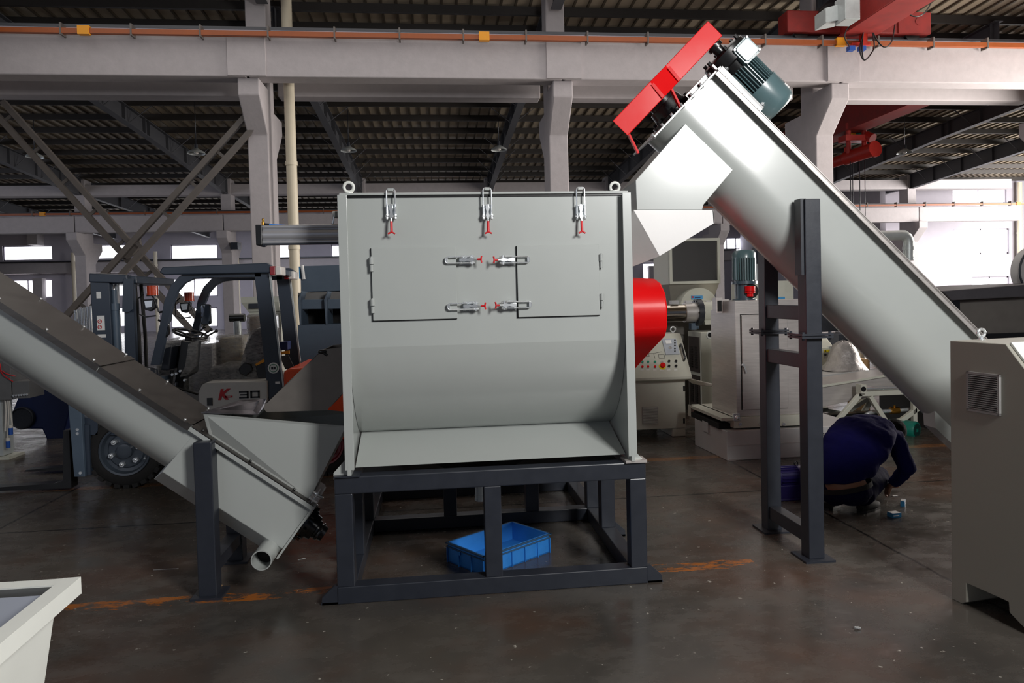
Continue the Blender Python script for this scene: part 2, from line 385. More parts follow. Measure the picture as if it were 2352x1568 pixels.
for i in range(9):
    beam(xs[i]+.02, xs[i+1]-.02, 32.2, 32.6, B2, T2, 'distant concrete crane beam, '+nm[i], 'far crane beams')
for i in range(9):
    m = MB(); m.box(xs[i], xs[i+1], 32.75, 33.35, rz(33)-.95, rz(33)-.5); o = m.build('eaves_beam', concrete); tag(o, 'concrete eaves beam under the distant roof valley, '+nm[i], 'beam', 'eaves beams')
# bus-bar conduits
def conduit_run(x0, x1, y, z, lb, r, step):
    t = thing('bus_bar', (x0, y, z), lb, 'conduit')
    m = MB(); m.box(x0, x1, y-r, y+r, z-r, z+r); m.build('rail', conduit, t)
    n = 0; x = x0+.7
    while x < x1 and n < 60:
        m = MB(); m.box(x-.015, x+.015, y-.05, y+.14, z-r-.03, z+r+.1); m.build('bracket', bracem, t)
        if n % 6 == 3: m = MB(); m.box(x+.3, x+.5, y-.07, y+.03, z-.07, z+.09); m.build('junction_clamp', yellowp, t)
        x += step; n += 1
zc = at(900, 83, 13.8).z
conduit_run(-11, 16, 13.8, zc, 'orange conductor rail along the top of the near crane beam', .045, 1.22)
conduit_run(-22, 29, 31.9, at(300, 490, 31.9).z, 'thin red-orange conductor rail along the distant crane beam', .04, 1.5)
m = MB(); m.box(-11.5, 16.5, 14.0, 14.34, T1, T1+.13); m.m = 1; m.box(-11.5, 16.5, 14.12, 14.2, T1+.13, T1+.23); m.box(-11.5, 16.5, 13.99, 14.34, T1+.125, T1+.14)
tag(m.build('crane_rail', [wallm, rafterm]), 'pale capping strip with steel crane rail on the near crane beam', 'rail')
m = MB(); m.box(-22, 29, 32.25, 32.5, T2, T2+.08); m.m = 1; m.box(-22, 29, 32.32, 32.4, T2+.08, T2+.2)
tag(m.build('crane_rail', [wallm, rafterm]), 'steel crane rail on the distant crane beam', 'rail')
for a, b, w_ in (((-20, 16, 560), (600, 14, 560), .22), ((150, 70, 0), (280, 15, 0), .1), ((300, 15, 0), (420, 70, 0), .1), ((0, 60, 0), (330, 20, 0), .04), ((330, 20, 0), (600, 62, 0), .04)):
    m = MB(); m.bar(at(a[0], a[1], 17.2), at(b[0], b[1], 17.2), w_, w_, (0, 1, 0)); struct('trim_%d' % tn, m, rafterm); tn += 1
# crossed lattice braces
def brace(p, q, name_lb):
    p = V(p); q = V(q); t = thing('lattice_brace', tuple((p+q)/2), name_lb, 'brace', 'crossed lattice braces'); d = (q-p).normalized(); n = V((0, 1, 0)); s = d.cross(n)*.13
    for sg in (-1, 1): m = MB(); m.bar(p+s*sg, q+s*sg, .12, .1, s); m.build('chord', bracem, t)
    L_ = (q-p).length; k = 0
    while k*.8+.5 < L_:
        a = p+d*(k*.8+.3); m = MB(); m.bar(a-s, a+s, .06, .03, n); m.build('lacing_bar', bracem, t); k += 1
    return t
gx = at(300, 567, 15)
br_ = brace(at(-5, 243, 15), at(470, 770, 15), 'brown lattice brace falling from upper left, under the forklift mast side')
brace(at(592, 260, 14.65), at(120, 785, 14.65), 'brown lattice brace rising to the upper right toward the near column')
m = MB(); pxpoly(m, [(274, 583), (288, 561), (318, 545), (322, 563), (304, 585), (290, 594)], 14.82, .1); m.build('gusset_plate', bracem, br_)
# walls: far wall with three rows of windows, stepping forward at the right
YB = 51.0
def wallwin(name, x0, x1, Y, z0, z1, holes, th=.3, axis='x'):
    xs_ = sorted({x0, x1, *[h[0] for h in holes], *[h[1] for h in holes]}); zs_ = sorted({z0, z1, *[h[2] for h in holes], *[h[3] for h in holes]})
    m = MB()
    for i in range(len(xs_)-1):
        for j in range(len(zs_)-1):
            cx, cz = (xs_[i]+xs_[i+1])/2, (zs_[j]+zs_[j+1])/2
            if any(h[0] < cx < h[1] and h[2] < cz < h[3] for h in holes): continue
            if axis == 'x': m.box(xs_[i], xs_[i+1], Y, Y+th, zs_[j], zs_[j+1])
            else: m.box(Y, Y+th, xs_[i], xs_[i+1], zs_[j], zs_[j+1])
    return struct(name, m, wallm)
wn = 1
def window(x0, x1, Y, z0, z1, axis='x', mull=1):
    global wn
    m = MB(); m.box(x0, x1, Y+.18, Y+.2, z0, z1) if axis == 'x' else m.box(Y+.18, Y+.2, x0, x1, z0, z1)
    root = struct('window_%d' % wn, m, windowm); wn += 1
    fr = MB(); t = .07
    segs = [(x0, x0+t, z0, z1), (x1-t, x1, z0, z1), (x0, x1, z0, z0+t), (x0, x1, z1-t, z1)]
    for k in range(mull): xm = x0+(x1-x0)*(k+1)/(mull+1); segs.append((xm-.03, xm+.03, z0, z1))
    for a, b, c_, d in segs:
        fr.box(a, b, Y+.08, Y+.17, c_, d) if axis == 'x' else fr.box(Y+.08, Y+.17, a, b, c_, d)
    fr.build('window_frame', wallm, root)
wins = []
def pw(x0, x1, yt, yb, Y=YB):
    a = at(x0, yt, Y); b = at(x1, yb, Y); return (a.x, b.x, b.z, a.z)
z1t, z1b = pw(390, 500, 562, 594)[3], pw(390, 500, 562, 594)[2]
rows = ((562, 594), (640, 680), (708, 750))
for xa, xb in ((-120, -30), (5, 121), (200, 300), (391, 500), (580, 680), (760, 860), (960, 1070), (1170, 1280)):
    for yt, yb in rows:
        wins.append(pw(xa, xb, yt+3-(xa > 150)*3, yb+3-(xa > 150)*3))
for xa, xb in ((1420, 1500), (1476, 1550), (1600, 1720)):
    pass
wins.append(pw(1476, 1560, 604, 640)); wins.append(pw(1640, 1700, 546, 572)); wins.append(pw(1690, 1722, 545, 590))
wallwin('wall_back', -46, 22.6, YB, 0, 7.3, wins)
for i, h in enumerate(wins): window(h[0], h[1], YB, h[2], h[3], mull=1 if i % 3 else 0)
m = MB(); a = at(300, 600, 50.4); b = at(300, 624, 50.4); m.box(-45, 22, 50.3, 50.9, b.z, a.z); tag(m.build('ring_beam', concrete), 'long concrete ring beam between the upper and middle rows of far windows', 'beam')
m = MB(); m.box(-45, 22, 49.9, 50.9, a.z+.02, a.z+.08); tag(m.build('ledge', slate), 'dark steel ledge running along the far ring beam', 'ledge')
for i, x in enumerate((-33, -26.5, -20.2, -14.1, -8, -2, 4, 10, 16)):
    m = MB(); m.box(x-.3, x+.3, 50.5, 51, 0, a.z-1); m.box(x-.3, x+.3, 50.1, 51, a.z+1.2, 6.9); struct('trim_%d' % tn, m, concrete); tn += 1
sidew = [(36.5, 40.5, 3.9, 5.6), (42.5, 46, 5.9, 6.6), (35.2, 36.4, 1, 3.2), (42.5, 46, 3.9, 5.6)]
wallwin('wall_right', 34.2, YB, 22.9, 0, 7.3, sidew, axis='y')
for h in sidew: window(h[0], h[1], 22.9, h[2], h[3], 'y')
fw = []
def pf(x0, x1, yt, yb): return pw(x0, x1, yt, yb, 35.0)
fw = [pf(2188, 2312, 433, 468), pf(2190, 2318, 526, 582), pf(2232, 2318, 636, 670), pf(2420, 2540, 433, 468), pf(2420, 2540, 526, 582)]
wallwin('wall_rear_right', 23.2, 40, 35.0, 0, 7.5, fw)
for h in fw: window(h[0], h[1], 35.0, h[2], h[3])
m = MB(); m.box(-46.2, -46, -9, 52, 0, 8.6); struct('wall_left', m, wallm)
m = MB(); m.box(40, 40.2, -9, 35, 0, 8.6); struct('wall_right_outer', m, wallm)
# downpipes
def downpipe(x, y, z0, z1, r, lb, grp=None):
    t = thing('downpipe', (x, y, z0), lb, 'pipe', grp); m = MB(); m.cyl((x, y, z0), (x, y, z1), r, n=20); m.build('pipe', pvc, t)
    z = z0+1.1
    while z < z1-.3: m = MB(); m.cyl((x, y, z-.04), (x, y, z+.04), r*1.14, n=20); m.build('socket', pvc, t); z += 1.7
downpipe(at(667, 300, 14.8).x, 14.8, 0, 8.2, .105, 'cream plastic downpipe beside the column behind the forklift')
downpipe(at(1856, 300, 15.3).x, 15.3, 0, 8.2, .11, 'cream plastic downpipe beside the column behind the inclined tube')
for px_, lb in ((168, 'thin pale pipe down the far wall left of the forklift mast'), (357, 'thin pale pipe down the far wall behind the crossed braces'), (545, 'thin pale pipe down the far wall behind the forklift roof')):
    downpipe(at(px_, 600, 49.75).x, 49.75, 0, 5.4, .12, lb, 'far wall downpipes')
downpipe(at(2342, 520, 34.7).x, 34.7, 0, 7.2, .12, 'pale pipe down the bright wall at the far right')
downpipe(at(859, 430, 33.6).x, 33.6, 0, rz(33)-1, .09, 'distant cream pipe beside the column above the left latch')
downpipe(at(1385, 420, 33.6).x, 33.6, 0, rz(33)-1, .09, 'distant cream pipe near the right eye bolt of the tank')
# high-bay lamps
def lamp(px_, py_, Y, lb):
    p = at(px_, py_, Y); t = thing('high_bay_lamp', tuple(p), lb, 'lamp', 'high-bay lamps under the roof')
    m = MB(); m.lathe(p, (0, 0, 1), [(0, .26), (.05, .24), (.11, .13), (.15, .07)], 20); m.build('shade', galv, t)
    m = MB(); m.cyl(p+V((0, 0, .14)), p+V((0, 0, .28)), .05); m.build('housing', slate, t)
    m = MB(); m.cyl(p+V((0, 0, .28)), V((p.x, p.y, rz(p.y)+.02)), .012, n=6); m.build('stem', slate, t)
    m = MB(); m.ball(p+V((0, 0, .05)), .07); m.build('bulb', whitelens, t)
for a in ((451, 353, 22, 'round metal roof lamp above the forklift mast'), (80, 361, 24, 'round metal roof lamp at the far left behind the brace'), (801, 347, 23.5, 'round metal roof lamp above the left end of the tank'),
          (1146, 345, 23, 'round metal roof lamp above the middle latch'), (2078, 352, 23, 'round metal roof lamp at the right, behind the chain hoist')): lamp(*a)
# ================================================================ dewatering machine (grey tank) on its slate frame
XL, XR = -.486, 1.09; YF = 3.9; ZT = 2.235; YBK = 5.12; ZF = .70
mach = thing('dewatering_machine', (.3, 4.6, 0), 'large light grey steel tank with red toggle clamps, on a slate frame', 'machine')
def curveprof():
    pts = [(3.955, ZT-.012), (3.955, 1.40)]
    # belly: arc curving inward below the crease
    for i in range(1, 13):
        t = i/12; a = math.radians(9)+t*math.radians(62)
        pts.append((3.955+.62*(math.cos(math.radians(9))-math.cos(a)), 1.40-.69*(math.sin(a)-math.sin(math.radians(9)))))
    return pts
pr = curveprof(); ym, zm = pr[-1]
m = MB(); n0 = len(pr)
vs = [(XL+.01, y, z) for y, z in pr]+[(XR-.01, y, z) for y, z in pr]
m.add(vs[:0]+vs, [(i, i+1, n0+i+1, n0+i) for i in range(n0-1)], True)
m.f[0] and None
m.sm[0] = False
m.box(XL+.01, XR-.01, 4.75, YBK, .80, ZT-.012)
m.build('tank_body', beige, mach)
m = MB(); m.prism([(XL+.02, ym, zm+.012), (XL+.02, ym+.02, zm+.0), (XL+.02, 3.985, .735), (XL+.02, 3.965, .735)], (XR-XL-.04, 0, 0))
m.build('skirt_panel', beige, mach)
for x0, sx in ((XL-.014, -1), (XR-.008, 1)):         # side plates with front return flange
    m = MB(); m.prism([(x0, YF+.012, ZT), (x0, YF, 1.42), (x0, YF-.015, .86), (x0, YF-.02, .71), (x0, YBK, .71), (x0, YBK, ZT)], (.022, 0, 0))
    m.bar((x0+.011-sx*.002, YF+.014, ZT), (x0+.011-sx*.002, YF-.012, .74), .05, .012, (0, 1, 0))
    m.build('side_plate', beige, mach, bev=.002)
m = MB(); m.box(XL-.02, XR+.02, YF+.04, YBK, ZT, ZT+.014); m.build('lid', beige, mach, bev=.003)
m = MB(); m.box(XL+.012, XR-.012, 3.948, 3.956, ZT-.012, ZT-.002); m.build('lid_seal', black, mach)
for px_ in (801, 1412):                              # lifting eyes
    p = at(px_, 430, 3.97); m = MB(); m.ring(p, (0, 1, .15), .026, .0085, 28, 12); m.cyl((p.x, p.y, ZT+.01), (p.x, p.y, p.z-.024), .014, .011, 12); m.cyl((p.x, p.y, ZT+.012), (p.x, p.y, ZT+.02), .022, n=20)
    m.build('lifting_eye', white, mach)
for pts in ([(1443, 1026), (1449, 1026), (1478, 1056), (1479, 1068), (1443, 1069)], [(805, 1045), (800, 1048), (766, 1086), (766, 1101), (805, 1102)]):
    m = MB(); m.prism([at(x, y, YF+.02) for x, y in pts], (0, .012, 0)); m.build('gusset', beige, mach)
# hatches
def FP(x, y, o=0): return at(x, y, 3.955-o)
for (xa, xb, yt, yb, hx) in ((858, 1051, 570, 737, 853), (1190, 1377, 565, 729, 1381)):
    a = FP(xa, yb-1); b = FP(xb, yb-1); c_ = FP(xa, yt); 
    x0, x1, z0, z1 = a.x, b.x, a.z, c_.z
    m = MB(); m.box(x0, x1, 3.937, 3.949, z0, z1); hatch = m.build('hatch_door', beige, mach, bev=.0015)
    m = MB(); m.box(x0-.0035, x0, 3.9445, 3.955, z0-.003, z1); m.box(x0-.003, x1-.002, 3.9445, 3.955, z0-.004, z0); m.build('gap_shade', dark, hatch)  # dark strips stand in for shade in the door gap
    hx_ = FP(hx, 600, .02).x
    for hz in (608, 703) if xa < 1000 else (600, 690):
        zc_ = FP(hx, hz).z; m = MB(); m.cyl((hx_, 3.935, zc_-.038), (hx_, 3.935, zc_-.002), .010, n=16); m.cyl((hx_, 3.935, zc_+.002), (hx_, 3.935, zc_+.038), .0125, n=16)
        m.cyl((hx_, 3.935, zc_+.038), (hx_, 3.935, zc_+.044), .006, n=12); m.box(hx_-.012, hx_+.02 if xa < 1000 else hx_+.006, 3.944, 3.95, zc_-.034, zc_+.034); m.build('hinge', beige, hatch)
# toggle clamps: local frame, hook at +v end, handle at -v end, front is +n
def clamp(p, v, L1, parent, vertical):
    """p centre of the body, v direction to the hook, L1 bail length"""
    v = V(v).normalized(); n = V((0, -1, 0)); s = v.cross(n)
    X = M(((s.x, v.x, n.x, p.x), (s.y, v.y, n.y, p.y), (s.z, v.z, n.z, p.z), (0, 0, 0, 1)))
    b = MB(X); b.box(-.026, .026, -.03, .035, 0, .004); b.box(-.021, -.017, -.03, .03, .002, .026); b.box(.017, .021, -.03, .03, .002, .026)
    body = b.build('toggle_clamp', chrome, parent, bev=.0008)
    b = MB(X); w_ = .023 if vertical else .017
    b.tube([(-w_, -.028, .026), (-w_, L1-.012, .026), (-w_+.005, L1-.003, .026), (-w_+.012, L1, .026), (w_-.012, L1, .026), (w_-.005, L1-.003, .026), (w_, L1-.012, .026), (w_, -.028, .026)], .0042, 8)
    b.build('bail', chrome, body)
    b = MB(X)
    for sx in (-1, 1):
        b = MB(X); b.cyl((sx*w_, -.030, .026), (sx*w_, -.022, .026), .0075, n=6); b.cyl((sx*w_, -.046, .026), (sx*w_, -.037, .026), .0075, n=6); b.ball((sx*w_, -.048, .026), .006, 10); b.cyl((sx*w_, .018, .026), (sx*w_, .03, .026), .006, n=12); b.build('bolt', chrome, body)
    b = MB(X); b.cyl((-w_-.009, -.034, .026), (w_+.009, -.034, .026), .0055, n=12); b.build('cross_pin', chrome, body)
    b = MB(X)
    b.prism([(-.007, .034, .018), (.007, .034, .018), (.011, .012, .02), (.006, -.008, .02), (.011, -.03, .022), (.006, -.05, .03), (-.006, -.05, .03), (-.011, -.03, .022), (-.006, -.008, .02), (-.011, .012, .02)], (0, 0, .012))
    b.cyl((0, -.045, .036), (0, -.068, .04), .0065, n=12); b.build('lever', chrome, body, bev=.001)
    b = MB(X); hl = -.125 if vertical else -.088; t0 = -.062
    b.tube([(0, t0, .04), (0, hl+.004, .046)], .0072 if vertical else .0055, 12); 
    b.tube([(-.019, hl-.006 if vertical else hl, .046), (-.012, hl-(.002 if vertical else -.002), .046), (0, hl+.004, .046), (.012, hl-(.002 if vertical else -.002), .046), (.019, hl-.006 if vertical else hl, .046)], .0048, 10)
    b.build('handle', redgrip, body)
    b = MB(X); hz_ = .012
    b.box(-.014, .014, L1-.013, L1-.001, 0, .03); b.box(-.014, .014, L1-.014, L1+.002, 0, .006); b.build('catch', beige if vertical else chrome, body, bev=.001)
for px_, pt in ((897, 434), (1117, 432), (1330, 431)):
    top = at(px_, pt-1, 3.925); p = at(px_+2, 484, 3.953); clamp(p, (0, 0, 1), top.z-p.z, mach, True)
for px_, py_, d, hk in ((1069, 597, -1, 1023), (1078, 703, -1, 1028), (1168, 597, 1, 1216), (1172, 700, 1, 1220)):
    p = at(px_, py_, 3.946); e = at(hk, py_, 3.925); clamp(p, (d, 0, 0), abs(e.x-p.x), mach, False)
# support frame
fr = thing('x', (0, 0, 0), 'x', 'x'); bpy.data.objects.remove(fr)
T = .095
m = MB(); x0, x1 = -.575, 1.17
m.box(x0, x1, 3.9, 3.9+T, ZF-T, ZF); frame = m.build('support_frame', slate, mach, bev=.006)
def fb(nm, *b):
    q = MB(); q.box(*b); return q.build(nm, slate, frame, bev=.005)
fb('bottom_rail', x0, x1, 3.9, 3.9+T, 0, T)
for a in (x0, at(1134, 1240, 3.9).x-T/2, x1-T): fb('post', a, a+T, 3.902, 3.9+T-.002, T-.001, ZF-T+.001)
for xx in (x0+.001, x1-T-.001):
    fb('side_rail', xx, xx+T, 3.9+T-.001, 6.0, .002, T-.002); fb('side_rail', xx, xx+T, 3.9+T-.001, 5.95, ZF-T+.002, ZF-.002)
    fb('bottom_rail', 0, 0, 0, 0, 0, 0) if 0 else None
for yy in (5.08, 5.9):
    fb('cross_rail', x0+T, x1-T, yy, yy+T, .003, T-.003); fb('cross_rail', x0+T, x1-T, yy, yy+T, ZF-T, ZF-.003)
for xx, yy in ((x1-T-.002, 4.62), (x1-T-.002, 5.08), (x1-T-.002, 5.9), (x0+.002, 4.4), (x0+.002, 5.08), (x0+.002, 5.9), (.02, 5.08), (.62, 5.08), (.62, 5.9)):
    fb('post', xx, xx+T, yy, yy+T, T-.004, ZF-T+.004)
for sg, xx in ((-1, x0), (1, x1)):
    for yy in (3.905, 4.7):
        q = MB(); q.prism([(xx-sg*.002, yy, 0), (xx+sg*.085, yy, 0), (xx+sg*.085, yy, .04), (xx+sg*.02, yy, .10), (xx-sg*.002, yy, .10)], (0, .03, 0)); q.box(min(xx, xx+sg*.09), max(xx, xx+sg*.09), yy, yy+.14, 0, .012); q.build('foot_gusset', slate, frame)
q = MB(); q.box(x1-.12, x1+.003, 3.885, 4.0, ZF, ZF+.015); q.build('shim_plate', steel, frame); q = MB(); q.box(x0-.0, x0+.14, 3.885, 4.0, ZF, ZF+.008); q.build('shim_plate', slate, frame)
# drain pan below
q = MB(); yb0, yb1 = 3.99, 5.08; a = (XL+.05, XR-.05); cx_, cy_ = at(1105, 1160, 4.5).x, 4.5
q.add([(a[0], yb0, ZF-.01), (a[1], yb0, ZF-.01), (a[1], yb1, ZF-.01), (a[0], yb1, ZF-.01), (cx_-.06, cy_-.06, .475), (cx_+.06, cy_-.06, .475), (cx_+.06, cy_+.06, .475), (cx_-.06, cy_+.06, .475)],
      [(0, 1, 5, 4), (1, 2, 6, 5), (2, 3, 7, 6), (3, 0, 4, 7), (4, 5, 6, 7)]); q.build('drain_pan', mat('dark_pan_paint', (48, 44, 42), .5), mach)
q = MB(); q.cyl((cx_, cy_, .48), (cx_, cy_, .36), .036, n=24); q.cyl((cx_, cy_, .40), (cx_, cy_, .39), .039); q.cyl((cx_, cy_, .375), (cx_, cy_, .365), .039); q.build('outlet_pipe', galv, mach)
# red belt guard at the right end
def hull2(cs, n=28):
    pts = [(cy+r*math.cos(2*math.pi*i/n), cz+r*math.sin(2*math.pi*i/n)) for cy, cz, r in cs for i in range(n)]
    pts = sorted(set(pts)); 
    def half(ps):
        h = []
        for p in ps:
            while len(h) > 1 and (h[-1][0]-h[-2][0])*(p[1]-h[-2][1])-(h[-1][1]-h[-2][1])*(p[0]-h[-2][0]) <= 0: h.pop()
            h.append(p)
        return h
    a = half(pts); b = half(pts[::-1]); return a[:-1]+b[:-1]
XG = XR+.285
def onXg(px_, py_): p = onplane(px_, py_, V((XG, 0, 0)), V((1, 0, 0))); return (p.y, p.z)
h = [onXg(1456, 852), onXg(1497, 806), onXg(1529, 772), onXg(1534, 750), onXg(1534, 705), onXg(1529, 672), onXg(1519, 650), onXg(1506, 640), (4.75, 1.775), (5.0, 1.72), (5.2, 1.55), (5.62, .95), (5.55, .7), (5.35, .68)]
q = MB(); q.prism([(XR+.03, y, z) for y, z in h], (.255, 0, 0), True); g = q.build('belt_guard', red, mach, bev=.012)
q = MB(); q.prism([(XR+.014, y, z) for y, z in hull2([(4.62, 1.45, .28), (5.4, .80, .08)])], (.018, 0, 0)); q.build('back_plate', red, g)
# geared bearing flange at the left end
q = MB(); c_ = at(792, 735, 4.5); q.lathe((XL-.0, 4.5, c_.z), (-1, 0, 0), [(0, .165), (.03, .165), (.03, .155), (.05, .15), (.055, .12), (.075, .115), (.08, .05), (.08, 0)], 40)
for i in range(12):
    t = i*math.pi/6; q.cyl((XL-.03, 4.5+.14*math.cos(t), c_.z+.14*math.sin(t)), (XL-.062, 4.5+.14*math.cos(t), c_.z+.14*math.sin(t)), .012, n=6)
for i in range(24):
    t = i*math.pi/12; q.box(XL-.028, XL-.002, 4.5+.166*math.cos(t)-.004, 4.5+.166*math.cos(t)+.004, c_.z+.166*math.sin(t)-.004, c_.z+.166*math.sin(t)+.004)
q.build('bearing_flange', mat('grey_bearing_paint', (120, 120, 114), .4, coat=.2), mach)
# pneumatic cylinder on the left
YC = 4.3; a = at(592, 518, YC); b = at(592, 565, YC); zc_ = (a.z+b.z)/2; r = (a.z-b.z)/2
q = MB(); q.box(a.x+.03, XL-.015, YC-r*.6, YC+r*.6, zc_-r*.80, zc_+r*.84)
for z_ in (zc_-r*.72, zc_+r*.78): q.cyl((a.x+.02, YC-r*.62, z_), (XL-.015, YC-r*.62, z_), .012, n=12)
q.cyl((a.x+.02, YC-r*.25, zc_), (XL-.015, YC-r*.25, zc_), r*.64, n=32)
cyl_ = q.build('air_cylinder', alu, mach, bev=.003)
q = MB(); q.box(a.x, a.x+.036, YC-r, YC+r, zc_-r, zc_+r); q.build('end_cap', black, cyl_, bev=.004)
q = MB(); q.cyl((a.x+.032, YC-r*.7, zc_-r-.002), (a.x+.05, YC-r*.7, zc_-r-.002), .008); q.box(a.x+.036, XL-.015, YC-r*.9, YC-r*.3, zc_-r*.98, zc_-r*.84); q.build('tie_rod', slate, cyl_)
q = MB(); fx = at(604, 510, YC).x; zt = zc_+r; q.cyl((fx, YC, zt), (fx, YC, zt+.02), .009); q.cyl((fx, YC, zt+.02), (fx, YC, zt+.036), .006); q.ball((fx, YC, zt+.036), .007, 10); q.build('fitting', brass, cyl_)
q = MB(); q.cyl((fx, YC, zt+.008), (fx+.036, YC, zt+.004), .008); q.build('elbow', black, cyl_)
q = MB(); q.tube([(fx+.034, YC, zt+.005), (fx+.07, YC, zt+.001), (fx+.12, YC, zt-.002), (fx+.2, YC+.02, zt-.008), (fx+.35, YC+.08, zt-.02)], .006, 10); q.build('air_hose', hose, cyl_)
# regulator valve with blue ring and lever
q = MB(); c_ = at(762, 493, 4.35)
q.cyl((XL-.01, 4.35, c_.z+.008), (XL-.05, 4.35, c_.z+.004), .042, n=28); q.cyl((XL-.05, 4.35, c_.z+.004), (XL-.072, 4.35, c_.z), .032, .022, 24); q.cyl((XL-.072, 4.35, c_.z), (XL-.098, 4.35, c_.z), .022, n=24)
q.box(XL-.035, XL-.002, 4.32, 4.38, c_.z+.02, c_.z+.062); q.cyl((XL-.075, 4.37, c_.z-.042), (XL-.01, 4.37, c_.z-.042), .03, n=20)
vv = q.build('valve', mat('grey_cast_valve', (128, 128, 124), .35, coat=.3), mach, bev=.002)
q = MB(); q.cyl((XL-.095, 4.35, c_.z), (XL-.112, 4.35, c_.z), .021, n=20); q.build('knob', white, vv)
q = MB(); q.ring((XL-.012, 4.33, c_.z-.03), (1, .2, 0), .055, .012, 30, 10); q.build('blue_ring', bluesteel, vv)
q = MB(); q.cyl((XL-.105, 4.335, c_.z-.015), (XL-.113, 4.33, c_.z-.07), .0055, n=12); q.build('lever_rod', chrome, vv)
q = MB(); q.tube([(XL-.113, 4.33, c_.z-.055), (XL-.115, 4.33, c_.z-.07), (XL-.118, 4.33, c_.z-.095), (XL-.119, 4.33, c_.z-.106)], [.008, .011, .012, .007], 14); q.build('lever_grip', mat('navy_grip', (26, 32, 78), .45), vv)
q = MB(); q.cyl((XL-.03, 4.35, c_.z+.06), (XL-.03, 4.35, c_.z+.08), .008); q.build('nipple', brass, vv)
# ================================================================ conveyor frames
def cframe(P, yw, el):
    d = V((math.cos(el)*math.cos(yw), math.cos(el)*math.sin(yw), math.sin(el))); w_ = V((-math.sin(yw), math.cos(yw), 0)); n = w_.cross(d)
    if n.z < 0: n = -n
    return M(((d.x, w_.x, n.x, P[0]), (d.y, w_.y, n.y, P[1]), (d.z, w_.z, n.z, P[2]), (0, 0, 0, 1))), d, w_, n
def trough(mb, s0, s1, R, h, nseg=28, th=.012):
    """U-shaped trough shell: round bottom, straight sides up to height h; s along, y across, z normal"""
    def prof(R): return [(-R, h), (-R, h-.008), (-R, .02)] + [(-R*math.cos(math.pi*i/nseg), -R*math.sin(math.pi*i/nseg)) for i in range(nseg+1)] + [(R, .02), (R, h-.008), (R, h)]
    po, pi_ = prof(R), prof(R-th); n = len(po)
    vs = [(s, y, z) for s in (s0, s1) for y, z in po]+[(s, y, z) for s in (s0, s1) for y, z in pi_]
    fs = []; A, B, C, D = 0, n, 2*n, 3*n
    for i in range(n-1): fs += [(A+i, A+i+1, B+i+1, B+i), (C+i, D+i, D+i+1, C+i+1)]
    mb.add(vs, fs, True)
    fs2 = [(A+i, C+i, C+i+1, A+i+1) for i in range(n-1)]+[(B+i, B+i+1, D+i+1, D+i) for i in range(n-1)]
    k = len(mb.v)-4*n
    for f_ in fs2+[(A, B, D, C), (A+n-1, C+n-1, D+n-1, B+n-1)]: mb.f.append([k+i for i in f_]); mb.sm.append(False); mb.mi.append(mb.m)
# ---- right conveyor
RX_, rd, rw, rn = cframe((2.0, 4.42, 2.376), -.05, -.783)
RI = RX_.inverted()
R_, H_ = .238, .27
def rl(px_, py_, q=-.26):     # photo point -> local point on the plane y=q of the right conveyor
    p = onplane(px_, py_, RX_ @ V((0, q, 0)), rw); return RI @ p
tube = thing('screw_conveyor', (2.3, 4.4, 0), 'large inclined grey screw tube at the right, red guard and motor on top', 'conveyor')
sh = rl(1640, 172).x; se = rl(2300, 800).x + .35
q = MB(RX_); trough(q, sh, se, R_, H_); q.build('trough', beige, tube)
q = MB(RX_); q.box(sh, se, -R_-.05, -R_+.004, H_-.012, H_); q.box(sh, se, -R_-.05, -R_-.044, H_-.03, H_); q.box(sh, se, R_-.004, R_+.03, H_-.028, H_)
s1 = sh+.02
q.box(sh-.01, se, -R_-.052, R_+.05, H_, H_+.006); q.build('cover', steel, tube, bev=.002)
q = MB(RX_); q.box(sh-.012, sh+.0, -R_-.035, R_+.035, -R_-.05, H_+.035); q.box(sh+.0, sh+.36, -R_-.036, -R_-.026, H_-.02, H_+.03); q.box(sh-.05, sh+.4, -R_-.02, -R_+.0, H_+.005, H_+.02)
q.build('head_plate', beige, tube, bev=.002)
q = MB(RX_); 
for i in range(7):
    z_ = H_-.04-i*.085
    q.cyl((sh-.03, -R_-.015, z_), (sh+.006, -R_-.015, z_), .009, n=6)
for i in range(9):
    q.cyl((sh+.45+i*.26, -R_-.012, H_+.004), (sh+.45+i*.26, -R_-.012, H_+.013), .007, n=6)
q.build('cover_bolts', chrome, tube)['kind'] = 'stuff'
# screw bearing
q = MB(RX_); q.lathe((sh-.01, 0, 0), (-1, 0, 0), [(0, .16), (.02, .16), (.022, .12), (.09, .11), (.092, .09), (.12, .088), (.122, .05), (.17, .045), (.17, 0)], 32)
for i in range(8):
    t = i*math.pi/4+.3; q.cyl((sh-.03, .135*math.cos(t), .135*math.sin(t)), (sh-.05, .135*math.cos(t), .135*math.sin(t)), .012, n=6)
q.box(sh-.04, sh-.012, -R_, -.02, .04, .22); q.build('head_bearing', black, tube)
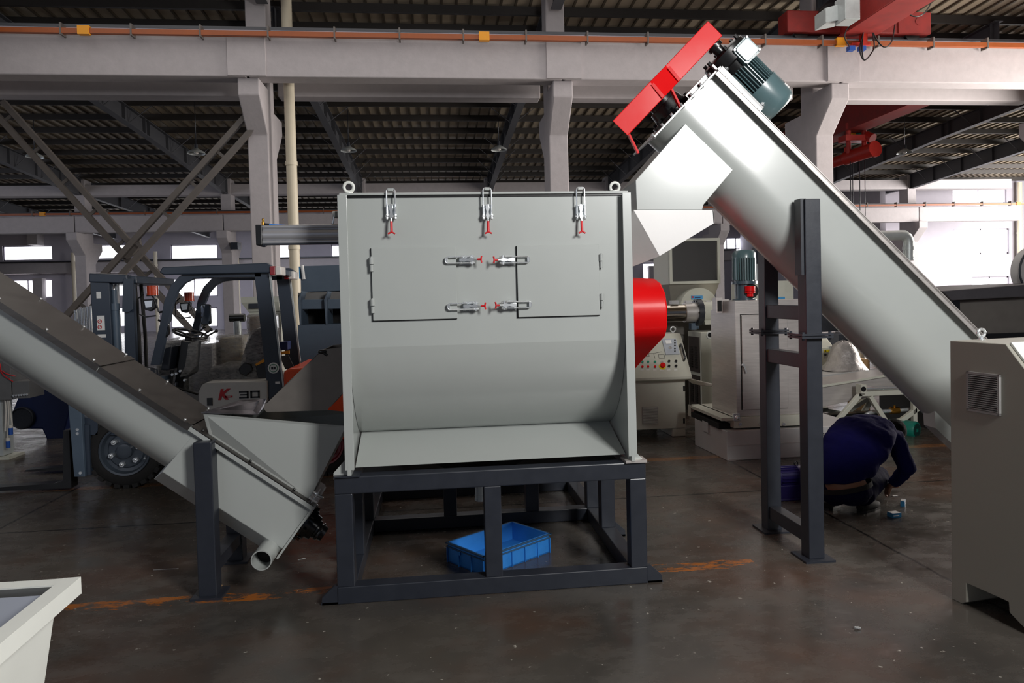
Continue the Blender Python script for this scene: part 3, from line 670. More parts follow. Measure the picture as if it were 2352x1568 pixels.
# red belt guard on the head
GX0, GX1 = rl(1590, 245).x, 0
ga = rl(1630, 32); gb = rl(1665.5, 66); gc = rl(1413, 282); gd = rl(1452, 315); gk = rl(1496, 189); gk2 = rl(1540, 208); ge = rl(1540, 145); ge2 = rl(1581, 167)
q = MB(RX_)
thk = (gb-ga).length*.98
sA = (ga.x+gc.x)/2
q.hexa([])if 0 else None
zb, zk1, zk2, zt_ = gc.z, gk.z, ge.z, ga.z
yn_b, yn_t, yf_b, yf_t = -.26, -.2, .26, .17
pl = [(-.25, zb), (-.25, zk1), (-.19, zk2), (-.19, zt_), (.02, zt_-.01), (.17, zt_-.16), (.17, zk2), (.25, zk1), (.25, zb+.3)]
q.prism([(sA, y, z) for y, z in pl], (thk, 0, 0)); gd_ = q.build('belt_guard', red, tube, bev=.004)
q = MB(RX_)
for z_, yy in ((zk1, -.252), (zk2, -.2)): q = MB(RX_); q.bar((sA+.02, yy, z_), (sA+thk-.004, yy-.004, z_-.012), .01, .02); q.build('guard_seam', red, gd_)
q = MB(RX_)
for z_ in (zb+.03, (zk1+zk2)/2):
    q = MB(RX_); q.bar((sA+thk-.01, -.2, z_), (sh-.005, -.21, z_-.05), .012, .03, (0, 1, 0)); q.build('guard_bracket', red, gd_)
# motor
mc = rl(1762, 222, -.05); mx0 = rl(1655, 130, -.05)
mz = H_+.205; my = -.05
f0 = sh+.10; 
f_end = rl(1795, 245, -.05).x
q = MB(RX_); rr = .118
q.cyl((sA+thk+.0, my, mz), (sh-.02, my, mz), .035, n=20); q.cyl((sA+thk+.005, my, mz), (sA+thk+.03, my, mz), .05, n=20)
L_m = f_end-f0
q2 = MB(RX_); q2.lathe((sh-.06, my, mz), (1, 0, 0), [(0, .0), (0, .11), (.015, .15), (.09, .155), (.1, .135), (.16, .13)], 36)
for i in range(6):
    t = i*math.pi/3+.2; q2.cyl((sh-.075, my+.13*math.cos(t), mz+.13*math.sin(t)), (sh-.04, my+.13*math.cos(t), mz+.13*math.sin(t)), .012, n=6)
mot = thing('x', (0, 0, 0), 'x', 'x'); bpy.data.objects.remove(mot)
q3 = MB(RX_); q3.cyl((sh+.08, my, mz), (f_end-.19, my, mz), rr*.86, n=32)
for i in range(40):
    t = 2*math.pi*i/40; q3.xf = RX_ @ M.Translation((0, my, mz)) @ M.Rotation(t, 4, 'X'); q3.box(sh+.09, f_end-.19, -.0028, .0028, rr*.8, rr*1.13)
mot = q3.build('motor', motorg, tube)
q2.build('gear_flange', black, mot); q.build('drive_shaft', black, mot)
q = MB(RX_); q.lathe((f_end-.2, my, mz), (1, 0, 0), [(0, rr*1.16), (.0, rr*1.2), (.15, rr*1.2), (.185, rr*1.08), (.2, rr*.9), (.2, 0)], 40); q.build('fan_cover', motorg, mot)
tb = rl(1703, 128, my-rr-.05); tl = M.Translation((tb.x, my-rr-.02, mz+.045))
q = MB(RX_ @ tl); h2 = .066; ch = .016
oct_ = [(-h2+ch, -h2), (h2-ch, -h2), (h2, -h2+ch), (h2, h2-ch), (h2-ch, h2), (-h2+ch, h2), (-h2, h2-ch), (-h2, -h2+ch)]
q.prism([(x, .06, z) for x, z in oct_], (0, -.085, 0)); jb = q.build('terminal_box', motorg, mot, bev=.003)
q = MB(RX_ @ tl); q.prism([(x*.84, -.026, z*.84) for x, z in oct_], (0, -.01, 0)); q.build('terminal_lid', mat('glossy_motor_lid', (150, 168, 172), .12, coat=1, var=0), jb, bev=.004)
q = MB(RX_ @ tl)
for sx in (-1, 1):
    for sz in (-1, 1): q = MB(RX_ @ tl); q.cyl((sx*h2*.83, -.024, sz*h2*.83), (sx*h2*.83, -.033, sz*h2*.83), .007, n=8); q.build('lid_screw', chrome, jb)
q = MB(RX_); b0 = H_+.035
q.box(sh+.0, sh+.37, -.17, .1, b0+.045, b0+.058); q.box(sh+.0, sh+.37, -.176, -.165, b0+.03, b0+.058); plate = q.build('motor_plate', black, mot, bev=.002)
q = MB(RX_); q.box(sh+.04, sh+.3, my-.09, my+.09, b0+.058, mz-.07); q.build('motor_foot', black, mot)
q = MB(RX_)
for s_, z1_ in ((sh+.03, b0+.13), (sh+.35, b0+.17)):
    q.cyl((s_, -.155, b0-.03), (s_, -.155, z1_), .008, n=10)
    for z_ in (b0+.012, b0+.064): q.cyl((s_, -.155, z_), (s_, -.155, z_+.014), .016, n=6)
q.build('adjusting_screw', chrome, mot)
q = MB(RX_); pz = rl(1775, 190, my-rr).x; q.xf = RX_ @ M.Translation((0, my, mz)) @ M.Rotation(.75, 4, 'X'); q.box(f_end-.1, f_end-.06, -.012, .012, rr*1.19, rr*1.215); q.build('rating_plate', paperw, mot)
# discharge box under the head
YB_ = 4.12
bx = [(1574, 284), (1684, 390), (1616, 470), (1613, 482), (1463, 482), (1460, 414)]
pts = [rl(x, y, -R_-.002) for x, y in bx]
q = MB(RX_); q.prism([(p.x, -R_-.002, p.z) for p in pts], (0, .45, 0)); q.build('discharge_box', beige, tube, bev=.003)
# lower end sump
lo = [rl(x, y, -.02) for x, y in ((2128, 925), (2131, 978), (2260, 1100), (2300, 1020))]
q = MB(RX_); q.prism([(p.x, -.1, p.z) for p in lo], (0, .12, 0)); q.build('drain_sump', beige, tube)
# stand: two tall legs, rungs, bolted flanges
st_mat = slate
xs0, xs1 = at(1855, 1250, 4.12).x-.02, 0
def leg(px0, px1, Yl, ztop, nm='support_leg'):
    xa, xb = px0, px1
    q = MB(); q.box(xa, xb, Yl, Yl+.1, .01, ztop); o = q.build(nm, slate, tube, bev=.005)
    q = MB(); q.box(xa-.045, xb+.045, Yl-.045, Yl+.145, 0, .012); q.build('foot_plate', slate, o)
    q = MB()
    zf_ = at(1840, 766, Yl).z if px0 else 0
    zf_ = 1.38
    q.box(xa-.05, xb+.05, Yl-.04, Yl+.14, zf_+.002, zf_+.014); q.box(xa-.05, xb+.05, Yl-.04, Yl+.14, zf_-.014, zf_-.002)
    for dx in (-.035, .035+xb-xa):
        for dy in (-.025, .125): b_ = MB(); b_.cyl((xa+dx, Yl+dy, zf_-.025), (xa+dx, Yl+dy, zf_+.025), .009, n=6); b_.build('bolt', slate, o)
    q.build('flange', slate, o); return o
la = leg(2.235, 2.335, 4.06, at(1850, 456, 4.06).z)
lb_ = leg(2.235, 2.335, 4.60, 1.95)
q = MB(); q.box(2.215, 2.25, 4.075, 4.15, 1.75, at(1850, 456, 4.06).z+.003); q.build('leg_web', slate, tube)
for z_ in (1.52, 1.22, .135):
    q = MB(); q.box(2.245, 2.325, 4.16, 4.6, z_-.045, z_+.045); q.build('rung', slate, tube, bev=.004)
# stainless inlet chute between conveyor and tank
yk = 4.09; P1 = [at(x, y, yk) for x, y in ((1455, 482), (1639, 482), (1641, 512), (1515, 588))]
q = MB(); q.prism(P1, (0, .012, 0)); ch = q.build('inlet_chute', dullsteel, mach, bev=.001)
q = MB(); 
a1, a2 = P1[0], P1[3]; b1 = V((XR+.016, yk+.14, at(1447, 505, yk+.1).z)); b2 = V((XR+.016, yk+.2, at(1447, 628, yk+.2).z))
q.add([a1, a2, b2, b1], [(0, 1, 2, 3)]); q.build('cheek_panel', dullsteel, ch)
q = MB(); dd = V((0, .62, 0)); q.add([P1[3], P1[2], P1[2]+dd, P1[3]+dd, b2, b2+dd*.8], [(0, 1, 2, 3), (0, 3, 5, 4)]); q.prism([P1[1], P1[2], P1[2]+dd, P1[1]+dd], (-.006, 0, 0)); q.build('sloping_floor', dullsteel, ch)
q = MB(); q.add([P1[0]+dd, P1[1]+dd, P1[2]+dd, P1[3]+dd, b2+dd*.8, b1+dd*.8], [(0, 1, 2, 3, 4, 5)]); q.build('rear_panel', dullsteel, ch)
# ================================================================ left inclined screw feeder
LX_, ld, lw, ln = cframe((-1.8, 4.40, 1.073), 0, -.639)
LI = LX_.inverted(); RL, HL = .190, .153
def ll(px_, py_, q=-.2):
    return LI @ onplane(px_, py_, LX_ @ V((0, q, 0)), lw)
feed = thing('screw_feeder', (-1.6, 4.4, 0), 'long inclined grey screw feeder rising to the left edge, dark stainless covers on top', 'conveyor')
s_end = ll(727, 1158).x; s_jn = ll(440, 982).x; s_mid = ll(231, 846).x
q = MB(LX_); trough(q, -1.6, s_end-.01, RL, HL-.004, th=.008); q.build('trough', beige, feed)
q = MB(LX_)
for sg in (-1, 1): q.box(-1.6, s_end, min(sg*(RL-.004), sg*(RL+.034)), max(sg*(RL-.004), sg*(RL+.034)), HL-.03, HL-.004)
q.build('trough_flange', beige, feed, bev=.002)
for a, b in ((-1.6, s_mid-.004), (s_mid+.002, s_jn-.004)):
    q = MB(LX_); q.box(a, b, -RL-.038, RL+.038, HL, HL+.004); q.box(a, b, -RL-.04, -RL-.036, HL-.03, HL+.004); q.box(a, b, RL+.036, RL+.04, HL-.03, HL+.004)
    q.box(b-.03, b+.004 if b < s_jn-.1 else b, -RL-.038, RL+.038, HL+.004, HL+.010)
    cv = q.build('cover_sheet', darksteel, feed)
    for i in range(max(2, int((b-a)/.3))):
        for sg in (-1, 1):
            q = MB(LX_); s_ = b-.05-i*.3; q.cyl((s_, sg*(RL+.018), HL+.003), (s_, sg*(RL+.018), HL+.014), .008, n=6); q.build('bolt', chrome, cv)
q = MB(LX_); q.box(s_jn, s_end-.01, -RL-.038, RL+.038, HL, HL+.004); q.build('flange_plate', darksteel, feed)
for s_ in (s_jn+.06, s_jn+.38, s_jn+.68, s_jn+1.0):
    q = MB(LX_); q.cyl((s_, -RL-.01, HL), (s_, -RL-.01, HL+.016), .008, n=6); q.build('bolt', black, feed)
q = MB(LX_); q.prism([(s_end-.012, -RL-.02, HL), (s_end-.012, RL+.02, HL), (s_end-.012, RL+.02, -RL-.03), (s_end-.012, -RL-.02, -RL-.03)], (.012, 0, 0)); q.build('end_plate', beige, feed)
# water jacket: boxy lower housing (front, slanting underside)
hp = [ll(x, y, -RL) for x, y in ((400, 1035), (712, 1190), (663, 1262), (369, 1085))]
z0 = hp[2].z; sa = ll(371, 1085).x; sb = s_end-.012
q = MB(LX_); zb_ = -.20; zl = -.345
q.prism([(sa+.02, -RL-.004, HL-.05), (sa, -RL-.004, zb_+.04), (sa-.03, -RL+.08, zb_-.055), (sa-.03, RL-.08, zb_-.055), (sa, RL+.004, zb_+.04), (sa+.02, RL+.004, HL-.05)], (sb-sa, 0, 0))
jack = q.build('drain_jacket', beige, feed, bev=.003)
c_ = at(606, 1278, 4.12); cc = at(632, 1262, 4.3)
q = MB(); n_ = V((0, 1, 0)); 
p0 = V((c_.x, 4.06, c_.z)); p1 = V((c_.x+.012, 4.36, c_.z+.012)); r_ = .058
prof_o = [(0, r_), (.30, r_)]
q.lathe(p0, p1-p0, [(0, r_-.006), (0, r_), (.3, r_)], 36); q.lathe(p0, p1-p0, [(0, r_-.006), (.28, r_-.006), (.28, 0)], 36)
q.m = 1; q.lathe(p0+V((0, .1, 0)), p1-p0, [(0, r_-.008), (0, 0)], 36)
q.build('outlet_pipe', [beige, dark], feed)
# black shaft bearing at the lower end
q = MB(LX_); q.lathe((s_end, 0, -.03), (1, 0, 0), [(0, .125), (.018, .125), (.02, .10), (.05, .095), (.052, .08), (.085, .075), (.09, .058), (.10, .058), (.104, .052), (.112, .058), (.122, .058), (.126, .05), (.15, .045), (.152, .02), (.152, 0)], 36)
for i in range(8):
    t = i*math.pi/4; q.cyl((s_end+.015, .108*math.cos(t), -.03+.108*math.sin(t)), (s_end+.04, .108*math.cos(t), -.03+.108*math.sin(t)), .01, n=6)
q.build('shaft_bearing', mat('glossy_black_bearing', (14, 14, 15), .16, coat=.8, var=.03), feed)
q = MB(LX_); q.box(s_end-.035, s_end-.028, -RL-.02, -RL+.06, HL, HL+.075); q.box(s_end-.06, s_end-.0, -RL-.03, -RL+.05, HL+.02, HL+.03); q.cyl((s_end-.06, -RL-.01, HL+.06), (s_end+.01, -RL-.01, HL+.06), .009, n=6); q.build('hinge_bracket', chrome, feed)
# stand
for Yl, ztp in ((4.11, .885), (4.66, .6)):
    xa = -1.375 if Yl < 4.3 else -1.375
    q = MB(); q.box(xa, xa+.1, Yl, Yl+.1, .008, ztp); o = q.build('support_leg', slate, feed, bev=.005)
    q = MB(); q.box(xa-.035, xa+.135, Yl-.035, Yl+.135, 0, .012); q.build('foot_plate', slate, o)
q = MB(); q.box(-1.365, -1.285, 4.2, 4.67, .12, .19); q.build('rung', slate, feed)
# feed hopper sitting on the trough: slanted front wall, open top
YH = 4.17
A = at(468, 950, YH-.0); B = at(795, 978, YH-.0); Cc = at(728, 1122, 4.235); D_ = at(500, 985, 4.235)
b_near = [LX_ @ V((s_jn+.10, -RL+.01, HL+.004)), LX_ @ V((s_end-.05, -RL+.01, HL+.004))]
Ab, Bb = at(600, 915, 4.72), at(800, 928, 4.72)
Ab = V((A.x+.06, 4.66, A.z+.0)); Bb = V((B.x, 4.66, B.z))
f0_, f1_ = b_near; f0b, f1b = f0_+V((0, .36, 0)), f1_+V((0, .36, 0))
def sheet(pts, th=.004):
    m_ = MB(); pts = [V(p) for p in pts]; n_ = (pts[1]-pts[0]).cross(pts[2]-pts[0]).normalized()*th; m_.prism(pts, n_); return m_
hop = sheet([A, B, f1_, f0_]).build('feed_hopper', beige, feed)
sheet([Ab, Bb, f1b, f0b]).build('rear_wall', beige, hop)
sheet([B, Bb, f1b, f1_]).build('right_wall', beige, hop)
sheet([A, Ab, f0b, f0_]).build('left_wall', beige, hop)
lipm = mat('polished_stainless_lip', (190, 186, 190), .14, metal=1, var=.1, bump=.1, scale=4)
p_ = [at(468, 945, YH-.015), at(592, 950, YH-.015), at(608, 942, YH+.04), at(606, 905, 4.5), at(560, 915, 4.5)]
q = sheet([A+V((-.01, -.012, .006)), at(592, 953, YH-.012), V((at(607, 940, 4.3).x, 4.3, A.z+.004)), V((at(612, 917, 4.66).x, 4.66, A.z+.005)), V((at(552, 915, 4.66).x, 4.66, A.z+.005))], .003); q.build('lip_cover', lipm, hop)
# stainless discharge spout of the tank pointing at the hopper
YS = 4.26
S = [at(x, y, YS) for x, y in ((740, 803), (790, 797), (800, 800), (800, 885), (757, 934), (752, 942), (612, 946), (605, 937), (611, 925))]
q = MB(); q.prism(S, (0, .006, 0)); spt = q.build('discharge_spout', spoutm, mach)
q = MB(); q.prism([p+V((0, .42, 0)) for p in S], (0, .006, 0)); q.build('far_cheek', spoutm, spt)
d4 = V((0, .42, 0)); sheet([S[0], S[8], S[8]+d4, S[0]+d4]).build('top_plate', spoutm, spt)
sheet([S[3], S[4], S[4]+d4, S[3]+d4]).build('bottom_plate', spoutm, spt)
wp = at(745, 812, YS-.0); q = MB(); q.ball((wp.x-.012, YS, wp.z+.012), .022, 12, (1.2, .5, .6)); q.cyl((wp.x-.01, YS, wp.z+.01), (wp.x+.015, YS, wp.z-.01), .008); q.build('wing_nut', black, spt)
# ================================================================ blue crate
c1, c2, c3 = onfloor(1113, 1324), onfloor(1021, 1292), onfloor(1262, 1268)
e1 = (c2-c1); e2 = (c3-c1); e1n = e1.normalized(); 
W_ = e2.length; D_ = e2.length*.62
ax = (c3-c1).normalized(); ay = V((-ax.y, ax.x, 0))
cm = M(((ax.x, ay.x, 0, c1.x), (ax.y, ay.y, 0, c1.y), (0, 0, 1, 0), (0, 0, 0, 1))); dl = abs((c2-c1).dot(ay)); Hc = .125
crate = thing('plastic_crate', tuple((c2+c3)/2), 'shallow blue plastic crate lying on the floor under the slate frame', 'crate')
q = MB(cm); t = .008
q.box(0, W_, 0, dl, 0, t); q.box(0, W_, 0, t, 0, Hc); q.box(0, W_, dl-t, dl, 0, Hc); q.box(0, t, 0, dl, 0, Hc); q.box(W_-t, W_, 0, dl, 0, Hc); q.build('shell', blueplastic, crate)
q = MB(cm)
for z_, o in ((Hc-.008, .012), (Hc-.03, .007)):
    q.box(-o, W_+o, -o, 0, z_, z_+.007); q.box(-o, W_+o, dl, dl+o, z_, z_+.007); q.box(-o, 0, -o, dl+o, z_, z_+.007); q.box(W_, W_+o, -o, dl+o, z_, z_+.007)
q.build('rim', mat('worn_blue_rim', (46, 78, 108), .55), crate)
q = MB(cm)
for i in range(6):
    x_ = W_*i/5
    for bb in ((-.01, 0), (dl, dl+.01)): q = MB(cm); q.box(x_-.003, x_+.003, bb[0], bb[1], 0, Hc-.03); q.build('rib', blueplastic, crate)
for i in range(4):
    y_ = dl*i/3
    for bb in ((-.01, 0), (W_, W_+.01)): q = MB(cm); q.box(bb[0], bb[1], y_-.003, y_+.003, 0, Hc-.03); q.build('rib', blueplastic, crate)
q = MB(cm); q.box(-.012, -.004, dl*.62, dl*.85, Hc-.05, Hc-.03); q.build('label_holder', blueplastic, crate)
# ================================================================ bottom-left open hopper (close to the camera)
YN = 1.75
tip = at(186, 1324, 2.0); zt = tip.z
A0 = V((tip.x, tip.y, zt))
L0 = onplane(0, 1335, V((0, 0, zt)), V((0, 0, 1)))
N0 = onplane(0, 1478, V((0, 0, zt)), V((0, 0, 1)))
dn = (N0-A0).normalized(); dlf = (L0-A0).normalized()
near = A0+dn*1.1; 
left = A0+dlf*1.0
h3 = thing('open_hopper', tuple(A0+V((-.3, -.3, -zt))), 'off-white open-topped hopper cut off by the bottom left corner', 'hopper')
nrm_out = V((dn.y, -dn.x, 0));  nrm_out = nrm_out if nrm_out.x > 0 else -nrm_out
bo = dn.cross(V((0, 0, 1))); bo = -bo if bo.dot(nrm_out) > 0 else bo     # inward
inn = -nrm_out
botA = A0+inn*.10-V((0, 0, .8))+dn*.1; botN = near+inn*.10-V((0, 0, .8))-dn*.1
inA = A0+inn*.045+dn*.035; inN = near+inn*.045-dn*.05
sheet([inA-V((0, 0, .03)), inN-V((0, 0, .03)), botN+inn*.05, botA+inn*.05], -.006).build('right_wall', white, h3)
nb = V((-dlf.y, dlf.x, 0)); nb = nb if nb.y > 0 else -nb
inL = left-nb*.04
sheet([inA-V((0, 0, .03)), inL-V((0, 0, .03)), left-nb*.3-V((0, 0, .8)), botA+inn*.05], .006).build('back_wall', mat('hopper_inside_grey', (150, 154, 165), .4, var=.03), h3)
q = MB()
for a, b, n_ in ((A0, near, inn), (A0-V((0, 0, .002)), left-V((0, 0, .002)), -nb)):
    q.add([a, b, b+n_*.045, a+n_*.045, a-V((0, 0, .045)), b-V((0, 0, .045)), b+n_*.045-V((0, 0, .004)), a+n_*.045-V((0, 0, .004))],
          [(0, 1, 2, 3), (0, 4, 5, 1), (3, 2, 6, 7), (4, 7, 6, 5), (0, 3, 7, 4), (1, 5, 6, 2)])
q.build('rim', white, h3)
# ================================================================ right foreground cabinet
cabc = onfloor(2186, 1375)
cab = thing('control_cabinet', (cabc.x+.4, cabc.y, 0), 'tall grey-beige control cabinet with louvre and eye bolt at the right edge', 'cabinet')
# side face runs from far-left bottom (2186,1375) to near (2352,1455+)
Zt = 1.65-(780-665)*cabc.y/F
nr = onfloor(2352, 1455); sd = (nr-cabc).normalized(); sdl = 0.95
sn = V((sd.y, -sd.x, 0)); sn = sn if sn.x < 0 else -sn    # outward normal (towards the tank)
def CP(px_, py_): return onplane(px_, py_, cabc, sn)
topL = CP(2184, 782); topR = CP(2310, 781); fr1 = CP(2352, 845)
prof_ = [(0, .0)]
def loc2(p): d_ = p-cabc; return (d_.dot(sd), p.z)
pL, pR, p3 = loc2(topL), loc2(topR), loc2(fr1)
pR = (pR[0], pL[1]); slope = (p3[1]-pR[1])/(p3[0]-pR[0])
sil = [(0, 0), (0, pL[1]), pR, (pR[0]+.28, pR[1]+slope*.28), (pR[0]+.28, pR[1]+slope*.28-.06), (pR[0]+.2, pR[1]+slope*.28-.12), (pR[0]+.2, 0)]
nt1, nt2 = loc2(CP(2220, 1350))[0], loc2(CP(2318, 1395))[0]
sil = sil[:-1]+[(pR[0]+.2, 0), (pR[0]+.2-.06, 0), (nt2+.0, .07), (nt2-.004, .12), (nt1, .12), (nt1, .02), (nt1-.03, 0)]
q = MB(); q.prism([cabc+sd*a+V((0, 0, z)) for a, z in sil], -sn*.65); q.build('cabinet_body', dcab, cab, bev=.004)
q = MB(); o_ = cabc-sn*.02
a_ = V((0, 0, 0)); t_ = [cabc+sd*pR[0]+V((0, 0, pR[1])), cabc+sd*(pR[0]+.28)+V((0, 0, pR[1]+slope*.28))]
nn = (t_[1]-t_[0]).cross(-sn).normalized(); nn = nn if nn.z > 0 else -nn
q.prism([t_[0]-sn*.02+nn*.002, t_[1]-sn*.02+nn*.002, t_[1]-sn*.63+nn*.002, t_[0]-sn*.63+nn*.002], nn*.012); q.build('sloping_lid', white, cab, bev=.002)
vtl, vbr = CP(2223, 852), CP(2300, 955); 
va, vb = loc2(vtl), loc2(vbr); lm = mat('grey_louvre_plastic', (150, 148, 146), .5)
fr_ = MB(M(((sd.x, sn.x, 0, cabc.x), (sd.y, sn.y, 0, cabc.y), (0, 0, 1, 0), (0, 0, 0, 1))))
fr_.m = 1; fr_.box(va[0]+.008, vb[0]-.008, 0, .003, vb[1]+.008, va[1]-.008); fr_.m = 0
for bb in ((va[0], va[0]+.012, vb[1], va[1]), (vb[0]-.012, vb[0], vb[1], va[1]), (va[0], vb[0], vb[1], vb[1]+.012), (va[0], vb[0], va[1]-.012, va[1])): fr_.box(bb[0], bb[1], 0, .012, bb[2], bb[3])
v_ = fr_.build('louvre', [lm, dark], cab)
sl = MB(fr_.xf); nl = 17
for i in range(nl):
    z_ = vb[1]+.012+(va[1]-vb[1]-.024)*(i+.5)/nl; sl.bar((va[0]+.01, .009, z_), (vb[0]-.01, .009, z_), .009, .0022, (0, .5, .86))
sl.build('slats', lm, v_)
pe = CP(2254, 768)-sn*.12; q = MB(); bz = pL[1]
pe = onplane(2254, 780, V((0, 0, bz)), V((0, 0, 1)))
q.ring((pe.x, pe.y, bz+.036), (0, 1, 0), .02, .0068, 30, 12); q.cyl((pe.x, pe.y, bz), (pe.x, pe.y, bz+.016), .012, .01); q.cyl((pe.x, pe.y, bz), (pe.x, pe.y, bz+.004), .018); q.build('lifting_eye', chrome, cab)
# small litter on the floor
p = onfloor(1970, 1444); q = MB(); 
for i in range(5): q.ball((p.x+random.uniform(-.012, .012), p.y+random.uniform(-.01, .01), .008), .009, 6, (1, .8, .7))
solo('crumpled_foil', q, chrome, 'tiny crumpled silver foil scrap on the floor left of the control cabinet', 'litter')
p = onfloor(505, 1352); q = MB(); q.cyl((p.x, p.y, .007), (p.x+.01, p.y+.004, .022), .006); solo('cigarette_butt', q, cardb, 'orange-brown cigarette end on the floor beside the feeder stand', 'litter')
for x, y, x2, y2, lb in ((352, 1309, 410, 1306, 'thin pale wire offcut on the floor left of the feeder stand'), (484, 1372, 498, 1367, 'short pale wire offcut at the foot of the feeder stand'), (684, 1286, 702, 1282, 'short wire offcut on the floor left of the slate frame')):
    a, b = onfloor(x, y), onfloor(x2, y2); q = MB(); q.cyl((a.x, a.y, .002), (b.x, b.y, .002), .0015, n=6); solo('wire_offcut', q, paperw, lb, 'litter', 'wire offcuts')
# ================================================================ machines behind, right side
def bxp(mb, x0, x1, yt, yb, Y, dp):      # box whose front face fills a photo rectangle at distance Y
    a = at(x0, yt, Y); b = at(x1, yb, Y); return mb.box(a.x, b.x, Y, Y+dp, b.z, a.z)
# --- operator console
YC_ = 7.9
con = thing('operator_console', (2.5, 8.2, 0), 'beige operator console with sloping button panel behind the red belt guard', 'console')
xr = at(1574, 900, YC_).x; xl = xr-1.05; zt_ = at(1560, 868, YC_).z
q = MB(); q.box(xl, xr, YC_, YC_+.6, .1, zt_-.02); q.build('body', beige2, con, bev=.006)
for x_ in (xl+.0, xr-.16): q = MB(); q.box(x_, x_+.16, YC_+.01, YC_+.59, 0, .1); q.build('foot', beige2, con, bev=.01)
pbz = at(1580, 858, YC_-.1); ptz = at(1568, 766, YC_+.22)
prof_ = [(YC_-.12, zt_+.03), (YC_+.24, ptz.z), (YC_+.6, ptz.z), (YC_+.6, zt_-.03), (YC_, zt_-.03), (YC_-.12, zt_+.0)]
q = MB(); q.prism([(xl-.0, y, z) for y, z in prof_], (xr+.04-xl, 0, 0)); pb = q.build('sloping_panel_box', beige2, con, bev=.006)
A_ = V((0, YC_-.12, zt_+.03)); Bp = V((0, YC_+.24, ptz.z)); up_ = (Bp-A_).normalized(); nrm_ = V((1, 0, 0)).cross(up_); 
def PM(px_, py_):
    p = onplane(px_, py_, A_, nrm_); return M(((1, up_.x, nrm_.x, p.x), (0, up_.y, nrm_.y, p.y), (0, up_.z, nrm_.z, p.z), (0, 0, 0, 1)))
def stud(px_, py_, r, h, m_, nm):
    q = MB(PM(px_, py_)); q.cyl((0, 0, 0), (0, 0, .006), r*1.25, n=16); q.m = 1; q.cyl((0, 0, .006), (0, 0, h), r, n=16); q.build(nm, [chrome, m_], con)
for x_ in (1475, 1488, 1504): stud(x_, 832, .013, .02, green, 'green_button'); stud(x_, 843, .013, .02, red, 'red_button')
stud(1520, 832, .013, .02, chrome, 'white_button')
q = MB(PM(1521, 842)); q.cyl((0, 0, 0), (0, 0, .008), .04, n=24); q.m = 1; q.cyl((0, 0, .008), (0, 0, .03), .024, n=20); q.cyl((0, 0, .03), (0, 0, .045), .03, n=20); q.build('emergency_stop', [yellow, red], con)
for x_ in (1536, 1552):
    for y_ in (831, 842): stud(x_, y_, .014, .026, black, 'selector_knob')
q = MB(PM(1540, 797)); q.box(-.085, .085, -.11, .11, 0, .02); gp = q.build('meter_box', mat('pale_blue_grey_plastic', (176, 182, 190), .4), con, bev=.004)
q = MB(PM(1537, 788)); q.box(-.05, .02, -.02, .03, .021, .026); q.build('meter_face', paperw, gp)
q = MB(PM(1538, 802)); q.cyl((0, 0, .02), (0, 0, .035), .02, n=18); q.build('dial', chrome, gp)
for y_ in (784, 790, 796, 803, 809): q = MB(PM(1549, y_)); q.cyl((0, 0, .02), (0, 0, .03), .009, n=12); q.build('small_knob', black, gp)
q = MB(PM(1566, 812)); q.tube([(0, -.1, 0), (0, -.1, .05), (0, -.085, .06), (0, .085, .06), (0, .1, .05), (0, .1, 0)], .012, 10); q.build('handle', black, con)
q = MB(PM(1503, 818))                                # printed process diagram
for a, b in (((-.14, 0), (-.06, 0)), ((-.06, 0), (-.06, .04)), ((-.06, .04), (.0, .04)), ((.0, .04), (.0, -.03)), ((0, .04), (.1, .06)), ((.05, -.03), (.12, -.03)), ((.05, -.03), (.05, .02)), ((.12, -.03), (.12, .02)), ((.05, .02), (.12, .02)), ((-.16, -.03), (-.16, .02)), ((-.16, .02), (-.1, .04))):
    q.bar((a[0], a[1], .001), (b[0], b[1], .001), .004, .001)
q.build('diagram', inkblk, con)
for x_ in (1475, 1488, 1504, 1520, 1536, 1552):
    q = MB(PM(x_, 849)); q.box(-.02, .02, -.006, .004, 0, .001); q.build('caption_strip', paperw, con)
q = MB(); bxp(q, 1475, 1512, 935, 973, YC_-.012, .012); lv = q.build('louvre', mat('grey_louvre_plastic', (150, 148, 146), .5), con)
a = at(1475, 935, YC_-.012); b = at(1512, 973, YC_-.012)
q = MB()
for i in range(15): z_ = b.z+(a.z-b.z)*(i+.5)/15; q.box(a.x+.008, b.x-.008, YC_-.022, YC_-.011, z_-.002, z_+.002)
q.build('slats', white, lv)
q = MB(); e_ = at(1546, 762, YC_+.4); q.ring((e_.x, YC_+.4, ptz.z+.045), (0, 1, 0), .03, .009); q.cyl((e_.x, YC_+.4, ptz.z), (e_.x, YC_+.4, ptz.z+.02), .015); q.build('lifting_eye', chrome, con)
for y_ in (892, 966): q = MB(); p = at(1569, y_, YC_); q.box(p.x, p.x+.02, YC_-.008, YC_, p.z-.03, p.z+.03); q.build('hinge', black, con)
# --- low tank and the stainless cabinet with its vertical motor
base = thing('water_tank', (3.4, 7.1, 0), 'low matt stainless floor tank under the tall stainless cabinet', 'tank')
Yb = 6.65; x0 = onfloor(1670, 1058).x; zt_ = at(1670, 990, Yb).z; x1 = 4.25
q = MB(); Lb = onfloor(1608, 1028)
q.prism([(x0, Yb, 0), (Lb.x, Lb.y+.15, 0), (x1, Lb.y+.15, 0), (x1, Yb, 0)], (0, 0, zt_)); q.build('tank_shell', dullsteel, base, bev=.006)
q = MB(); q.box(x0+.02, x0+.09, Yb-.004, Yb+.002, .0, .012); q.box(x0+.01, x1-.02, Yb-.006, Yb, zt_*.5, zt_*.5+.004); q.build('weld_seam', steel, base)
q = MB(); p = at(1626, 975, 7.1); q.box(x0-.035, x0+.01, 7.05, 7.2, zt_-.09, zt_+.015); q.build('hook_tab', dullsteel, base)
